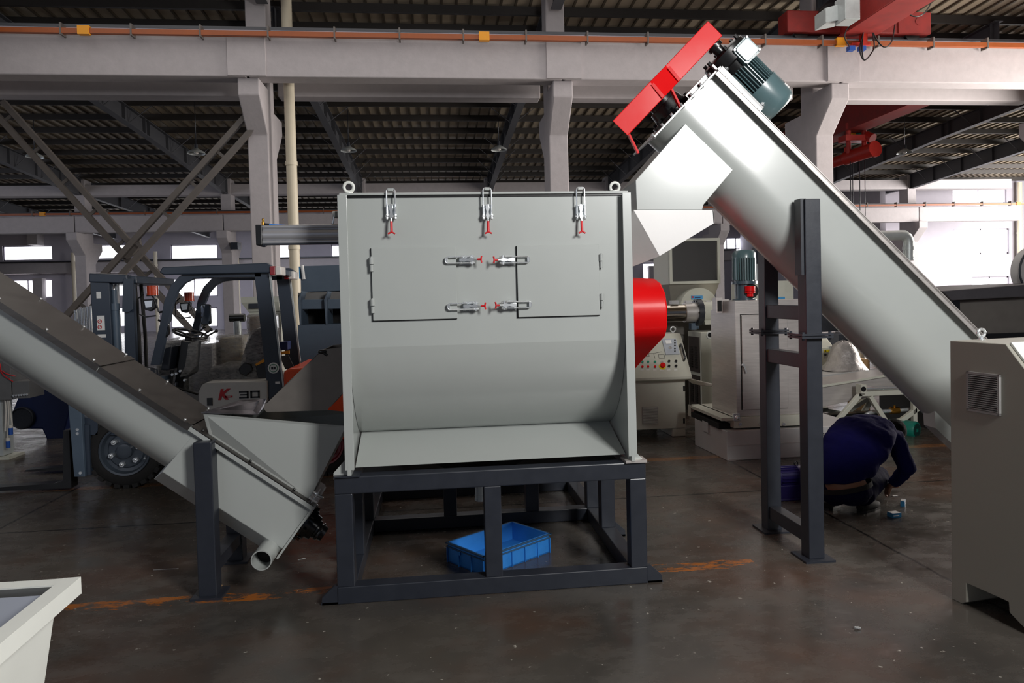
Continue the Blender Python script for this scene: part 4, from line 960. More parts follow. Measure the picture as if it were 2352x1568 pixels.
cabs = thing('stainless_cabinet', (3.3, 6.95, zt_), 'tall stainless cabinet with door latch, grey vertical motor on top', 'cabinet')
Yc = 6.72; zp = at(1700, 957, Yc).z
q = MB(); a = at(1690, 962, Yc-.04); q.box(x0+.09, x0+1.0, Yc-.04, Yc+.9, zt_+.02, zp-.0); q.m = 1; q.box(x0-.03, x0+.1, Yc+.05, Yc+.85, zt_, zp-.07); q.build('base_frame', [beige2, dark], cabs)
q = MB(); q.box(x0-.03, x0+.11, Yc-.02, Yc+.9, zp-.03, zp); q.box(x0-.035, x0+.0, Yc+.82, Yc+.9, zt_, zp); q.build('base_plate', beige2, cabs)
for px_ in (1700, 1747, 1800): q = MB(); p = at(px_, 974, Yc-.05); q.cyl((p.x, Yc-.04, p.z), (p.x, Yc-.055, p.z), .018, n=6); q.build('bolt', chrome, cabs)
xL = at(1690, 800, Yc).x; xRr = at(1775, 800, Yc).x; zT = at(1700, 690, Yc).z
q = MB(); q.box(xL, xRr+.3, Yc, Yc+.55, zp, zT); q.build('cabinet_shell', steel, cabs, bev=.006)
q = MB(); a = at(1650, 700, Yc+.5); q.prism([(xL+.003, Yc+.02, zp+.0), (xL+.003, Yc+.02, zT-.1), (at(1643, 720, Yc+.55).x-.03, Yc+.6, zT-.1), (at(1643, 720, Yc+.55).x-.03, Yc+.6, zp)], (.1, .0, 0)); q.build('side_panel', steel, cabs)
q = MB(); d0 = at(1703, 724, Yc-.012); d1 = at(1778, 938, Yc-.012); q.box(d0.x, d1.x+.15, Yc-.018, Yc-.002, d1.z, d0.z); dr = q.build('door', steel, cabs, bev=.004)
q = MB(); q.box(d0.x-.01, d0.x-.004, Yc-.008, Yc+.001, d1.z, d0.z+.01); q.box(d0.x-.01, d1.x+.15, Yc-.008, Yc+.001, d0.z+.005, d0.z+.011); q.build('door_gap', dark, cabs)
q = MB(); p = at(1706, 838, Yc-.02); q.cyl((p.x, Yc-.018, p.z), (p.x, Yc-.045, p.z), .014); q.bar((p.x, Yc-.04, p.z+.01), (p.x+.025, Yc-.042, p.z-.075), .014, .012); q.build('latch_handle', chrome, dr)
q = MB(); p = at(1694, 957, Yc-.06); q.box(p.x-.035, p.x+.03, Yc-.05, Yc-.01, p.z-.04, p.z+.03); q.ball((p.x, Yc-.05, p.z-.01), .026, 14); q.build('corner_bracket', chrome, cabs)
q = MB(); 
a = at(1645, 688, Yc+.3); b = at(1660, 718, Yc+.3); q.box(a.x, b.x, Yc+.3, Yc+.4, b.z, a.z+.02); q.m = 1; q.box(a.x+.012, b.x-.012, Yc+.292, Yc+.3, b.z+.015, a.z-.01); q.m = 0; q.box(b.x, b.x+.09, Yc+.34, Yc+.5, b.z+.03, a.z); q.build('square_duct', [steel, dark], cabs)
mcx = at(1709, 620, Yc+.27); mx_, my_ = mcx.x, Yc+.27; z0 = zT; z1 = at(1709, 648, my_).z; z2 = at(1709, 592, my_).z; z3 = at(1709, 573, my_).z; rr = 26*my_/F
q = MB(); q.cyl((mx_, my_, z0), (mx_, my_, z0+.012), rr*1.1, n=32); q.cyl((mx_, my_, z0+.01), (mx_, my_, z1-.02), rr*.86, n=36); q.cyl((mx_, my_, z1-.02), (mx_, my_, z1+.01), rr*1.16, n=36)
vm = q.build('motor_bell', mat('dark_teal_grey_paint', (62, 78, 88), .3, coat=.4), cabs)
q = MB(); wx = mx_+.03; q.cyl((wx, my_-rr*.83, (z0+z1)/2), (wx, my_-rr*.88, (z0+z1)/2), .075, n=28); q.m = 1; q.cyl((wx-.015, my_-rr*.80, (z0+z1)/2-.055), (wx-.015, my_-rr*.80, (z0+z1)/2+.02), .035, n=20); q.cyl((wx-.015, my_-rr*.80, (z0+z1)/2+.0), (wx-.015, my_-rr*.80, (z0+z1)/2+.05), .055, n=20); q.cyl((wx-.015, my_-rr*.80, (z0+z1)/2-.02), (wx-.015, my_-rr*.80, (z0+z1)/2-.003), .055, n=20); q.build('coupling_window', [dark, red], vm)
q = MB(); q.cyl((mx_, my_, z1+.01), (mx_, my_, z2), rr*.86, n=32)
for i in range(30):
    t = 2*math.pi*i/30; c_, s_ = math.cos(t), math.sin(t); q.bar((mx_+c_*rr*.92, my_+s_*rr*.92, z1+.02), (mx_+c_*rr*.92, my_+s_*rr*.92, z2), .012, .035, (c_, s_, 0))
q.build('motor_body', motorg, vm)
q = MB(); q.lathe((mx_, my_, z2-.01), (0, 0, 1), [(0, rr*1.02), (.0, rr*1.05), (z3-z2-.03, rr*1.05), (z3-z2, rr*.85), (z3-z2+.01, 0)], 36); q.build('motor_cap', motorg, vm)
# second motor further back
t2 = thing('mixer_motor', (at(1752, 620, 8.6).x, 8.6, 0), 'dark vertical motor half hidden behind the screw tube stand, on a beige box', 'motor')
q = MB(); c_ = at(1752, 620, 8.6); zz = [at(1752, y, 8.6).z for y in (760, 646, 612, 590)]
q.cyl((c_.x, 8.6, zz[1]), (c_.x, 8.6, zz[2]), .11, n=24); q.cyl((c_.x, 8.6, zz[2]), (c_.x, 8.6, zz[2]+.03), .16, n=24); q.build('motor_neck', galv, t2)
q = MB(); q.cyl((c_.x, 8.6, zz[2]+.03), (c_.x, 8.6, zz[3]+.12), .13, n=24); q.build('motor_body', slate, t2)
q = MB(); q.box(c_.x-.25, c_.x+.3, 8.4, 9.0, 0, zz[1]); q.build('pedestal', beige2, t2)
# --- extruder: square hopper mouth, barrel, flange, machine body
ext = thing('extruder', (4, 10.2, 0), 'beige extruder with big dark square feed mouth behind the stainless cabinet', 'machine')
Ye = 10
q = MB(); a = at(1537, 548, Ye); b = at(1655, 650, Ye); t = .04
q.box(a.x, a.x+t, Ye, Ye+.05, b.z, a.z); q.box(b.x-t, b.x, Ye, Ye+.05, b.z, a.z); q.box(a.x+t, b.x-t, Ye, Ye+.05, a.z-t, a.z); q.box(a.x+t, b.x-t, Ye, Ye+.05, b.z, b.z+t); q.build('mouth_frame', beige2, ext)
q = MB(); q.box(a.x+t, b.x-t, Ye+.03, Ye+.06, b.z+t, a.z-t); q.build('mouth_shade', mat('dark_mouth_sheet', (52, 50, 50), .5), ext)  # dark sheet stands in for the shade inside the open mouth
ls = at(1528, 600, Ye+.3).x
q = MB(); q.prism([(a.x, Ye+.06, b.z), (a.x-.0, Ye+.06, a.z), (b.x, Ye+.06, a.z), (b.x, Ye+.06, b.z)], (0, .7, 0)); q.build('feed_box', beige2, ext)
lo1, lo2 = at(1566, 706, Ye+.25), at(1632, 690, Ye+.25)
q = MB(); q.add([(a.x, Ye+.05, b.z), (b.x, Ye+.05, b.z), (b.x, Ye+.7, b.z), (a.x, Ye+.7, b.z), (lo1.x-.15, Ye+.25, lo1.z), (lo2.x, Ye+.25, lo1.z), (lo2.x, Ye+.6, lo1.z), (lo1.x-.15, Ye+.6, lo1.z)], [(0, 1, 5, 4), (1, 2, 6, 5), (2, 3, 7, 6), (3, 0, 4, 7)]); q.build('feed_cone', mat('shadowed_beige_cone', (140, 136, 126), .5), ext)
c0 = at(1603, 705, Ye-.05); R0 = 48*Ye/F*.95
q = MB(); q.cyl((c0.x, Ye-.1, c0.z), (c0.x, Ye+.4, c0.z), R0, n=48); q.build('drum_housing', beige2, ext)
q = MB(); bxp(q, 1588, 1614, 679, 687, Ye-.112, .01); lbm = q.build('label', lblue, ext)
q = MB(); bxp(q, 1590, 1593, 680, 684, Ye-.115, .003); q.build('logo_mark', inkred, lbm); q = MB(); bxp(q, 1596, 1609, 682, 684, Ye-.115, .003); q.build('label_print', bluemach, lbm)
za = at(1600, 717, 9.4).z; xa_, xb_ = at(1520, 717, 9.4).x, at(1660, 717, 9.4).x
q = MB(); q.cyl((xa_, 9.4, za), (at(1573, 717, 9.4).x, 9.4, za), .115, n=32); q.build('barrel', mat('polished_barrel', (214, 204, 190), .12, metal=1, var=.1), ext)
q = MB(); q.cyl((at(1571, 717, 9.4).x, 9.4, za), (at(1597, 717, 9.4).x, 9.4, za), .135, n=32); q.build('barrel_head', steel, ext)
q = MB(); fx_ = at(1597, 717, 9.4).x; q.cyl((fx_, 9.4, za), (fx_+.07, 9.4, za), .185, n=36); q.build('flange', slate, ext)
for i in range(10): t = i*math.pi/5; q = MB(); q.cyl((fx_-.01, 9.4+.16*math.cos(t), za+.16*math.sin(t)), (fx_+.08, 9.4+.16*math.cos(t), za+.16*math.sin(t)), .014, n=6); q.build('bolt', black, ext)
q = MB(); q.cyl((fx_+.07, 9.4, za), (xb_+1.2, 9.4, za), .15, n=32); q.box(fx_+.1, xb_+1.2, 9.3, 9.8, za-.17, za-.02); q.build('barrel_cover', beige2, ext)
for x_, w_ in ((1543, 16), (1576, 14), (1622, 12)): q = MB(); bxp(q, x_, x_+w_, 690, 698, 9.35, .1); q.build('terminal_cover', dullsteel, ext)
q = MB(); bxp(q, 1588, 1600, 742, 757, 9.38, .1); q.cyl((at(1594, 740, 9.43).x-.03, 9.43, za-.2), (at(1594, 740, 9.43).x+.06, 9.43, za-.2), .035); q.build('barrel_stand', slate2, ext)
q = MB(); bxp(q, 1480, 1660, 741, 765, 9.7, .6); q.box(xa_-.3, xb_+.2, 9.75, 10.5, 0, at(1600, 765, 9.7).z); q.build('machine_bed', mat('dark_beige_bed', (96, 92, 86), .5), ext)
# --- electrical cabinet with louvred door
ec = thing('electrical_cabinet', (3.7, 9.4, 0), 'beige electrical cabinet with dark louvred door between console and stainless cabinet', 'cabinet')
Yq = 9.1; xq = onfloor(1610, 957).x; xl_, xm_, xr_ = at(1582, 900, Yq+.4).x, at(1612, 900, Yq).x, at(1660, 900, Yq).x; zq = at(1612, 763, Yq).z
Z1, Z2 = V((at(1583, 940, Yq+.45).x, Yq+.45, 0)), V((xm_, Yq, 0))
q = MB(); q.prism([Z1+V((0, 0, .06)), Z2+V((0, 0, .06)), V((xr_+.2, Yq+.02, .06)), V((xr_+.2, Yq+.5, .06))], (0, 0, zq-.06)); q.build('cabinet_body', beige2, ec, bev=.006)
e_ = (Z2-Z1); n_ = V((e_.y, -e_.x, 0)).normalized(); n_ = n_ if n_.y < 0 else -n_
ql = lambda u, v, o=0: Z1+e_*u+V((0, 0, v))+n_*o
for v0, v1 in ((zq*.52, zq*.94), (.12, zq*.48)):
    q = MB(); q.prism([ql(.1, v0, .001), ql(.9, v0, .001), ql(.9, v1, .001), ql(.1, v1, .001)], n_*.012); dd_ = q.build('louvred_door', mat('brown_grey_door', (72, 64, 60), .4, coat=.3), ec)
    q = MB()
    for i in range(9):
        for u in (.25, .6): z_ = v0+(v1-v0)*(.12+.07*i); q.prism([ql(u, z_, .013), ql(u+.2, z_, .013), ql(u+.2, z_+.02, .013), ql(u, z_+.02, .013)], n_*.01)
    q.build('louvres', darksteel, dd_)
q = MB(); p = at(1630, 769, Yq); q.cyl((p.x, Yq, p.z), (p.x, Yq-.012, p.z), .05, n=24); q.m = 1; q.cyl((p.x, Yq-.012, p.z), (p.x, Yq-.016, p.z), .032, n=24); q.build('round_port', [white, dark], ec)
for x_ in (xm_+.02, xr_): q = MB(); q.box(x_, x_+.06, Yq+.03, Yq+.1, 0, .06); q.build('foot', black, ec)
# cables between console and cabinets
q = MB()
for k in range(4):
    P_ = [at(1574+k, 862+k*2, 8.2), at(1590, 872+k*2, 8.1), at(1610, 877+k*2, 7.9), at(1640, 884+k*.7, 7.6)]
    q.tube(P_, .012, 8)
tag(q.build('cable_bundle', wiring), 'white cable bundle strung from the console to the stainless cabinet', 'cable')
# --- blue-grey column vessel behind stand, beige box on top
vs = thing('dryer_tower', (at(1815, 800, 8).x, 8, 0), 'blue-grey upright round vessel with a beige square head and blue label behind the tall stand', 'vessel')
cx_ = at(1795, 800, 8).x; rv = 26*8/F; za_, zb_ = at(1800, 702, 8).z, at(1800, 895, 8).z
q = MB(); q.cyl((cx_, 8, zb_), (cx_, 8, za_), rv, n=36); q.cyl((cx_, 8, za_-.02), (cx_, 8, za_), rv*1.04, n=36); q.build('vessel_body', slate2, vs)
q = MB(); q.cyl((cx_, 8, .3), (cx_, 8, zb_), rv*.5, n=24); q.box(cx_-.2, cx_+.2, 7.8, 8.2, 0, .3); q.build('vessel_foot', slate2, vs)
q = MB(); zc_, zd_ = at(1800, 672, 8).z, at(1800, 645, 8).z; q.box(cx_-.1, at(1814, 690, 7.9).x, 7.9, 8.1, za_, zc_); q.box(cx_-.1, at(1803, 690, 7.9).x, 7.9, 8.1, zc_, zd_); q.build('head_box', beige2, vs)
q = MB(); bxp(q, 1786, 1803, 682, 693, 7.89, .01); q.build('label', lblue, vs)
# --- far control desk with ATTENTION sign
fd = thing('machine_enclosure', (5.5, 9.5, 0), 'beige machine enclosure with yellow warning sign, seen to the right of the tall stand', 'machine')
Yf2 = 9.4; a = at(1815, 803, Yf2); b = at(1926, 880, Yf2)
q = MB(); q.box(a.x-.4, b.x, Yf2, Yf2+1, .25, a.z); q.build('lower_body', beige2, fd, bev=.01)
tp = at(1905, 760, Yf2+.35)
q = MB(); q.prism([(a.x-.4, Yf2, a.z), (a.x-.4, Yf2+.35, tp.z), (a.x-.4, Yf2+1, tp.z), (a.x-.4, Yf2+1, a.z)], (b.x-a.x+.36, 0, 0)); q.build('sloping_top', beige2, fd, bev=.02)
q = MB(); bxp(q, 1825, 1850, 772, 790, Yf2+.12, .02); q.build('display', slate, fd)
q = MB(); bxp(q, 1832, 1884, 766, 789, Yf2+.13, .02); q.m = 1; bxp(q, 1862, 1882, 768, 787, Yf2+.125, .01); q.build('window_panel', [beige2, slate], fd)
for px_ in (1905,): q = MB(); p = at(px_, 798, Yf2+.02); q.cyl((p.x, Yf2-.01, p.z), (p.x, Yf2+.05, p.z), .02); q.build('lock', chrome, fd)
q = MB(); bxp(q, 1893, 1925, 803, 822, Yf2-.006, .005); sg_ = q.build('warning_sign', mat('grey_sign_plate', (158, 158, 156), .4), fd)
q = MB(); bxp(q, 1893, 1925, 803, 808, Yf2-.009, .003); q.build('yellow_band', yellow, sg_)
p = at(1913, 805.5, Yf2-.012); text('ATTENTION', .024, (p.x, Yf2-.011, p.z), (1, 0, 0), (0, 0, 1), inkblk, sg_)
q = MB(); p = at(1896, 805.5, Yf2-.01); q.prism([(p.x-.014, Yf2-.012, p.z-.01), (p.x+.014, Yf2-.012, p.z-.01), (p.x, Yf2-.012, p.z+.014)], (0, .002, 0)); q.cyl((p.x+.0, Yf2-.009, p.z-.055), (p.x, Yf2-.006, p.z-.055), .018, n=14); q.build('sign_symbols', inkblk, sg_)
q = MB()
for i in range(5): bxp(q, 1904, 1922-(i % 2)*4, 810+i*2.2, 810.8+i*2.2, Yf2-.008, .002)
q.build('sign_print', inkblk, sg_)
q = MB(); bxp(q, 1800, 1960, 700, 760, Yf2+1.1, .8); q.m = 1; bxp(q, 1800, 1853, 690, 703, Yf2+1.0, .9); q.build('rear_unit', [slate, beige2], fd)
q = MB(); bxp(q, 1926, 1975, 768, 850, Yf2+.6, .6); o_ = q.build('radiator_box', slate, fd)
q = MB()
for i in range(7): p = at(1930, 790+i*6, Yf2+.58); q.bar((p.x, Yf2+.58, p.z), (p.x+.14, Yf2+.58, p.z), .02, .015)
q.build('radiator_ribs', slate2, o_)
# --- shaker conveyor: stainless trough on a beige truss
sk = thing('vibrating_trough', (5.2, 7.6, 0), 'long stainless vibrating trough on a beige truss behind the crouching worker', 'conveyor')
Ys = 7.5
def strip(nm, pts, Y, th, m_, bev=0): q = MB(); pxpoly(q, pts, Y, th); return q.build(nm, m_, sk, bev=bev)
strip('lower_trough', [(1791, 906), (1885, 888), (2060, 860), (2110, 858), (2110, 893), (2060, 900), (1885, 935), (1794, 947)], Ys+.15, .55, steel, .004)
strip('trough_lip', [(1791, 903), (1885, 885), (2060, 857), (2060, 861), (1885, 890), (1791, 908)], Ys+.12, .02, beige2)
strip('upper_trough', [(1824, 868), (1990, 850), (1990, 870), (1885, 886), (1824, 896)], Ys+1.0, .6, dullsteel, .004)
strip('chute_leg', [(1795, 946), (1826, 943), (1832, 976), (1797, 979)], Ys+.3, .2, steel)
tr = [((1912, 978), (1976, 905)), ((1970, 905), (2100, 899)), ((1998, 910), (2045, 985)), ((2000, 985), (2070, 965)), ((2066, 968), (2118, 930)), ((1912, 975), (2050, 988)), ((2098, 870), (2100, 985))]
for (a, b) in tr:
    q = MB(); q.bar(at(*a, Ys), at(*b, Ys), .05, .05, (0, 1, 0)); q.build('truss_bar', beige2, sk, bev=.004)
for (a, b) in (((1840, 950), (1900, 940)), ((1888, 940), (1938, 950)), ((1938, 950), (2000, 910)), ((1830, 965), (1930, 972)), ((1975, 960), (2000, 920))):
    q = MB(); q.bar(at(*a, Ys+.7), at(*b, Ys+.7), .05, .05, (0, 1, 0)); q.build('rear_truss_bar', beige2, sk)
q = MB(); q.bar(at(1885, 963, Ys+.5), at(2010, 955, Ys+.5), .12, .12, (0, 1, 0)); q.build('dark_beam', black, sk)
for (a, b, YY) in (((1982, 892), (2110, 888), Ys-.02), ((1893, 880), (1975, 874), Ys+.75)):
    q = MB(); q.cyl(at(*a, YY), at(*b, YY), .022, n=16); q.build('guide_rod', chrome, sk)
    q = MB(); p = at(*a, YY); q.box(p.x-.05, p.x+.01, YY-.05, YY+.06, p.z-.05, p.z+.05); q.m = 1; q.cyl((p.x-.025, YY-.052, p.z), (p.x-.025, YY-.05, p.z), .03, n=16); q.build('rod_block', [beige2, black], sk)
q = MB(); P_ = [at(1986, 957, Ys+.1), at(1988, 953, Ys+.1), at(1996, 948, Ys+.1), at(2008, 946, Ys+.1), at(2090, 940, Ys+.1)]; q.tube(P_, .022, 12); q.build('water_pipe', chrome, sk)
q = MB(); p = at(2057, 943, Ys+.08); q.cyl((p.x-.05, Ys+.1, p.z), (p.x+.05, Ys+.1, p.z), .04, n=8); q.cyl((p.x, Ys+.1, p.z), (p.x, Ys+.1, p.z+.06), .014); vb_ = q.build('brass_valve', brass, sk); q = MB(); q.bar((p.x, Ys+.1, p.z+.06), (p.x+.1, Ys+.1, p.z+.045), .02, .01); q.build('valve_handle', black, vb_)
for px0, px1 in ((1925, 2080),):
    for xx in (1925, 2100):
        q = MB(); t_ = at(xx, 975, Ys+.02); q.box(t_.x-.03, t_.x+.03, Ys-.01, Ys+.05, 0, t_.z); q.build('leg', beige2, sk)
def motor_h(name_lb, px_, py_, Y, r, L_, grp):
    p = at(px_, py_, Y); t = thing('pump_motor', (p.x, Y, 0), name_lb, 'motor', grp); d = V((-.5, .86, 0)).normalized()
    q = MB(); q.lathe(p, d, [(0, 0), (0, r*.9), (.02, r), (L_*.4, r), (L_*.4, r*.9), (L_, r*.9), (L_, 0)], 32); mb_ = q.build('motor_body', greenm, t)
    q = MB(); q.cyl(p-d*.004, p-d*.001, r*.76, n=28); q.m = 1; q.cyl(p-d*.007, p-d*.004, r*.26, n=4); q.build('fan_grille', [mat('dark_green_grille', (8, 52, 46), .5, bump=.4, scale=60), greenm], mb_)
    q = MB(); e = p+d*L_*.5; q.box(e.x-.1, e.x+.1, e.y-.08, e.y+.08, 0, max(.03, p.z-r*.8)); q.build('pump_foot', greenm, t)
motor_h('teal green motor with round fan grille beside the worker head', 2106, 988, 7.35, .10, .3, 'teal motors')
motor_h('second teal green motor, partly hidden under the screw tube', 2118, 945, 8.2, .07, .25, 'teal motors')
# --- wrapped cone on the upper trough
q = MB(); p = at(1948, 850, Ys+1.2); pts = []
prof_ = [(0, .30), (.01, .29), (.05, .25), (.12, .21), (.22, .18), (.32, .13), (.37, .07), (.39, .0)]
q.lathe((p.x, Ys+1.3, p.z), (0, 0, 1), prof_, 28)
q.v = [(v[0]+random.uniform(-.012, .012), v[1]+random.uniform(-.012, .012), v[2]+random.uniform(-.008, .008)) for v in q.v]
solid = mat('wrapped_silver_core', (158, 152, 150), .32, metal=.3, var=.25, bump=1, scale=12)
o_ = solo('wrapped_cone', q, solid, 'cone shaped bundle wrapped in shiny stretch film on the trough under the screw tube', 'bundle')
q = MB(); q.box(at(1985, 870, 9).x, at(1998, 870, 9).x, 9, 9.4, 0, at(1990, 825, 9).z); solo('carton_post', q, cardb, 'orange-brown carton edge just behind the film wrapped cone', 'box')
# --- galvanised elbow pipe
q = MB(); YE = 9.5; pe = [at(2010, 541, YE), at(2040, 541, YE), at(2066, 540, YE), at(2076, 540, YE), at(2083, 545, YE), at(2087, 555, YE), at(2087, 566, YE), at(2087, 598, YE)]
q.tube(pe, .072, 20)
t = thing('elbow_pipe', (pe[3].x, YE, 0), 'galvanised elbow pipe bending down behind the edge of the inclined screw tube', 'pipe'); q.build('pipe_bend', galv, t)
q = MB(); q.cyl(pe[6]-V((0, 0, .0)), pe[6]-V((0, 0, .05)), .082); q.cyl(pe[7], pe[7]+V((0, 0, .015)), .08); q.cyl(pe[7]+V((0, 0, .03)), pe[7]+V((0, 0, .045)), .08); q.build('collar', galv, t)
q = MB(); q.tube([pe[0]+V((-.1, 0, 0)), pe[0]+V((-.2, 0, -.05)), pe[0]+V((-.24, 0, -.3)), V((pe[0].x-.24, YE, 0))], .07, 16); q.build('riser', galv, t)
# --- big dark machine at the far right
dm = thing('granulator', (8.5, 8, 0), 'large dark grey machine with flared top rim behind the right control cabinet', 'machine')
Yd = 7.2
q = MB(); pxpoly(q, [(2165, 668), (2420, 648), (2420, 678), (2187, 690)], Yd, 1.6); q.build('top_rim', mat('charcoal_paint', (70, 68, 72), .5), dm, bev=.01)
q = MB(); pxpoly(q, [(2205, 690), (2420, 680), (2420, 768), (2330, 800), (2205, 768)], Yd+.12, 1.4); q.build('side_wall', mat('warm_dark_grey', (98, 94, 90), .5), dm)
q = MB(); pxpoly(q, [(2187, 690), (2205, 690), (2205, 790), (2187, 780)], Yd+.05, .1); q.box(at(2200, 770, Yd).x, at(2420, 770, Yd).x, Yd+.05, Yd+1.4, 0, at(2300, 766, Yd).z); q.build('lower_frame', black, dm)
q = MB(); c_ = at(2392, 622, Yd+.5); q.cyl((c_.x, Yd+.5, c_.z), (c_.x, Yd+.62, c_.z), .30, n=36); q.build('drum', dullsteel, dm)
q = MB(); c_ = at(2392, 622, Yd+.5); q.ring((c_.x, Yd+.47, c_.z), (0, 1, 0), .31, .012, 36, 8); q.build('drum_rim', slate, dm)
# ================================================================ forklift truck
YT = 6.75
fk = thing('forklift', (-2.0, 7.3, 0), 'dark slate and grey forklift truck behind the screw feeder, seat and dash in film', 'forklift')
def fp(nm, pts, Y, th, m_, parent=None, bev=0): q = MB(); pxpoly(q, pts, Y, th); return q.build(nm, m_, parent or fk, bev=bev)
fdark = mat('forklift_slate_paint', (48, 58, 72), .38, coat=.3, var=.05)
def wheel(px_, py_, Y, R, w_, nb, parent, hubm):
    c_ = at(px_, py_, Y); c_ = V((c_.x, Y, R))
    q = MB(); q.lathe(c_, (0, 1, 0), [(0.03, R*.62), (.0, R*.68), (.0, R*.86), (.02, R*.94), (w_-.02, R*.94), (w_, R*.86), (w_, R*.6)], 48)
    for i in range(26):
        for k, y_ in ((0, 0), (1, w_/2)):
            t = 2*math.pi*(i+.5*k)/26; q.xf = M.Translation(c_) @ M.Rotation(t, 4, 'Y'); q.box(-.026, .026, y_+.004, y_+w_/2+.01, R*.90, R)
    q.xf = None; wv = q.build('wheel', rubber, parent)
    q = MB(); q.lathe(c_, (0, 1, 0), [(.012, R*.66), (-.004, R*.65), (.0, R*.6), (.045, R*.56), (.05, R*.48), (.035, R*.44), (.03, R*.2), (-.01, R*.19), (-.015, R*.12), (-.015, 0)], 48); q.build('rim', hubm, wv)
    for i in range(nb):
        t = 2*math.pi*i/nb+.3; a = V((c_.x+R*.36*math.cos(t), Y+.03, c_.z+R*.36*math.sin(t))); q = MB(); q.cyl(a, a+V((0, -.035, 0)), .024, n=6); q.ball(a+V((0, -.035, 0)), .014, 8); q.build('wheel_nut', chrome, wv)
wheel(286, 1042, YT, .345, .24, 6, fk, mat('wheel_rim_slate', (62, 70, 80), .35, coat=.3))
wheel(742, 1040, YT+.1, .30, .22, 6, fk, mat('wheel_rim_red', (120, 14, 22), .4))
wheel(310, 1010, YT+1.0, .345, .24, 0, fk, slate)
# mast
for Ym in (YT+.02, YT+.92):
    fp('mast_channel', [(206, 632), (250, 630), (262, 880), (270, 1000), (224, 1000)], Ym, .08, fdark, bev=.006)
    fp('inner_mast_channel', [(262, 640), (268, 640), (283, 1000), (276, 1000)], Ym+.1, .05, chrome)
    fp('rear_mast_channel', [(284, 650), (305, 650), (318, 1000), (290, 1000)], Ym+.02, .06, fdark)
    a = at(262, 665, Ym+.06); b = at(278, 980, Ym+.06)
    q = MB(); q.cyl(a, a+(b-a)*.12, .022, n=16); q.cyl(a+(b-a)*.12, b, .034, n=18); q.cyl(a+(b-a)*.10, a+(b-a)*.15, .042, n=18); q.build('lift_cylinder', slate2, fk)
fp('mast_crosshead', [(204, 627), (290, 630), (293, 641), (280, 650), (204, 648)], YT, .12, fdark, bev=.01)
a, b = at(290, 633, YT+.02), at(350, 650, YT+.02)
q = MB(); q.box(a.x-.3, b.x-.15, YT+.05, YT+1.0, a.z-.07, a.z); q.build('top_tie', fdark, fk, bev=.008)
for px_ in (296, 310, 324): 
    q = MB(); a = at(px_, 655, YT+.4+(px_-296)*.01); b = at(px_+14, 880, YT+.4+(px_-296)*.01); q.tube([a, a+(b-a)*.5+V((.01, 0, 0)), b], .018, 8); q.build('hose', rubber, fk)
fp('mast_chain_cover', [(283, 640), (306, 640), (305, 710), (296, 717), (280, 716)], YT-.01, .015, fdark, bev=.003)
q = MB()
for i in range(60): p = at(258+i*.3, 730+i*4, YT+.3); q.box(p.x-.01, p.x+.01, YT+.3, YT+.32, p.z-.008, p.z+.004)
q.build('lift_chain', galv, fk)
def sticker(x0, y0, x1, y1, Y, parent=fk):
    q = MB(); bxp(q, x0, x1, y0, y1, Y, .003); return q.build('sticker', paperw, parent)
sticker(221, 670, 232, 685, YT+.016); s_ = sticker(222, 725, 241, 758, YT+.016); sticker(224, 768, 243, 775, YT+.016)
for yy in (738, 751): q = MB(); p = at(229, yy, YT+.014); q.ring((p.x, YT+.014, p.z), (0, 1, 0), .016, .003, 16, 6); q.bar((p.x-.012, YT+.013, p.z-.012), (p.x+.012, YT+.013, p.z+.012), .003, .003); q.build('sticker_symbol', inkred, s_)
# carriage and forks
fp('carriage_plate', [(156, 928), (186, 935), (195, 1095), (170, 1095)], YT-.05, .06, slate2, bev=.005)
fp('carriage_plate', [(186, 975), (204, 975), (208, 1092), (190, 1092)], YT-.02, .06, fdark, bev=.005)
fp('carriage_bar', [(188, 958), (225, 960), (224, 998), (196, 1000)], YT+.0, 1.0, fdark)
for yy, xx in ((987, 177), (996, 177), (1086, 184)): q = MB(); p = at(xx, yy, YT-.055); q.cyl(p, p+V((0, .02, 0)), .014, n=6); q.build('bolt', chrome, fk)
for Yk in (YT+.05, YT+.8):
    tipx = -4.6 if Yk < 7 else -4.15
    q = MB(); q.prism([(tipx, Yk, .045), (tipx, Yk, .03), (-3.35, Yk, .02), (-3.35, Yk, .55), (-3.40, Yk, .55), (-3.42, Yk, .09), (-3.5, Yk, .07)], (0, .12, 0)); q.build('fork', black, fk)
# chassis, cowl, counterweight
bodym = mat('forklift_cowl_grey', (206, 204, 198), .4, coat=.2, var=.05)
fp('cowl', [(455, 900), (463, 884), (475, 878), (614, 874), (616, 980), (455, 975)], YT+.05, .95, bodym, bev=.015)
q = MB(); bxp(q, 475, 488, 914, 931, YT+.043, .02); q.build('cowl_latch', black, fk)
p = at(511, 907, YT+.04); text('K', .135, (p.x, YT+.046, p.z), (1, 0, 0), (0, 0, 1), inkred, fk, bold=.006, shear=.25)
p = at(523, 911, YT+.04); q = MB(); bxp(q, 517, 534, 909, 912.5, YT+.045, .003); q.build('red_tab', inkred, fk); text('SERIES', .014, (p.x+.01, YT+.043, p.z+.001), (1, 0, 0), (0, 0, 1), paperw, fk)
p = at(573, 906, YT+.04)
q = MB()                                             # squared 30
def seg(x0, x1, z0, z1): q.box(p.x+x0, p.x+x1, YT+.044, YT+.05, p.z+z0, p.z+z1)
seg(-.095, -.012, .02, .034); seg(-.085, -.012, -.006, .006); seg(-.095, -.012, -.034, -.02); seg(-.026, -.010, -.032, .032)
seg(.006, .09, .02, .034); seg(.006, .09, -.034, -.02); seg(.006, .022, -.034, .034); seg(.074, .09, -.034, .034); q.build('number_lettering', inkblk, fk)
fp('chassis', [(330, 900), (460, 930), (650, 960), (650, 1060), (470, 1060), (340, 1000)], YT+.3, .6, slate, bev=.01)
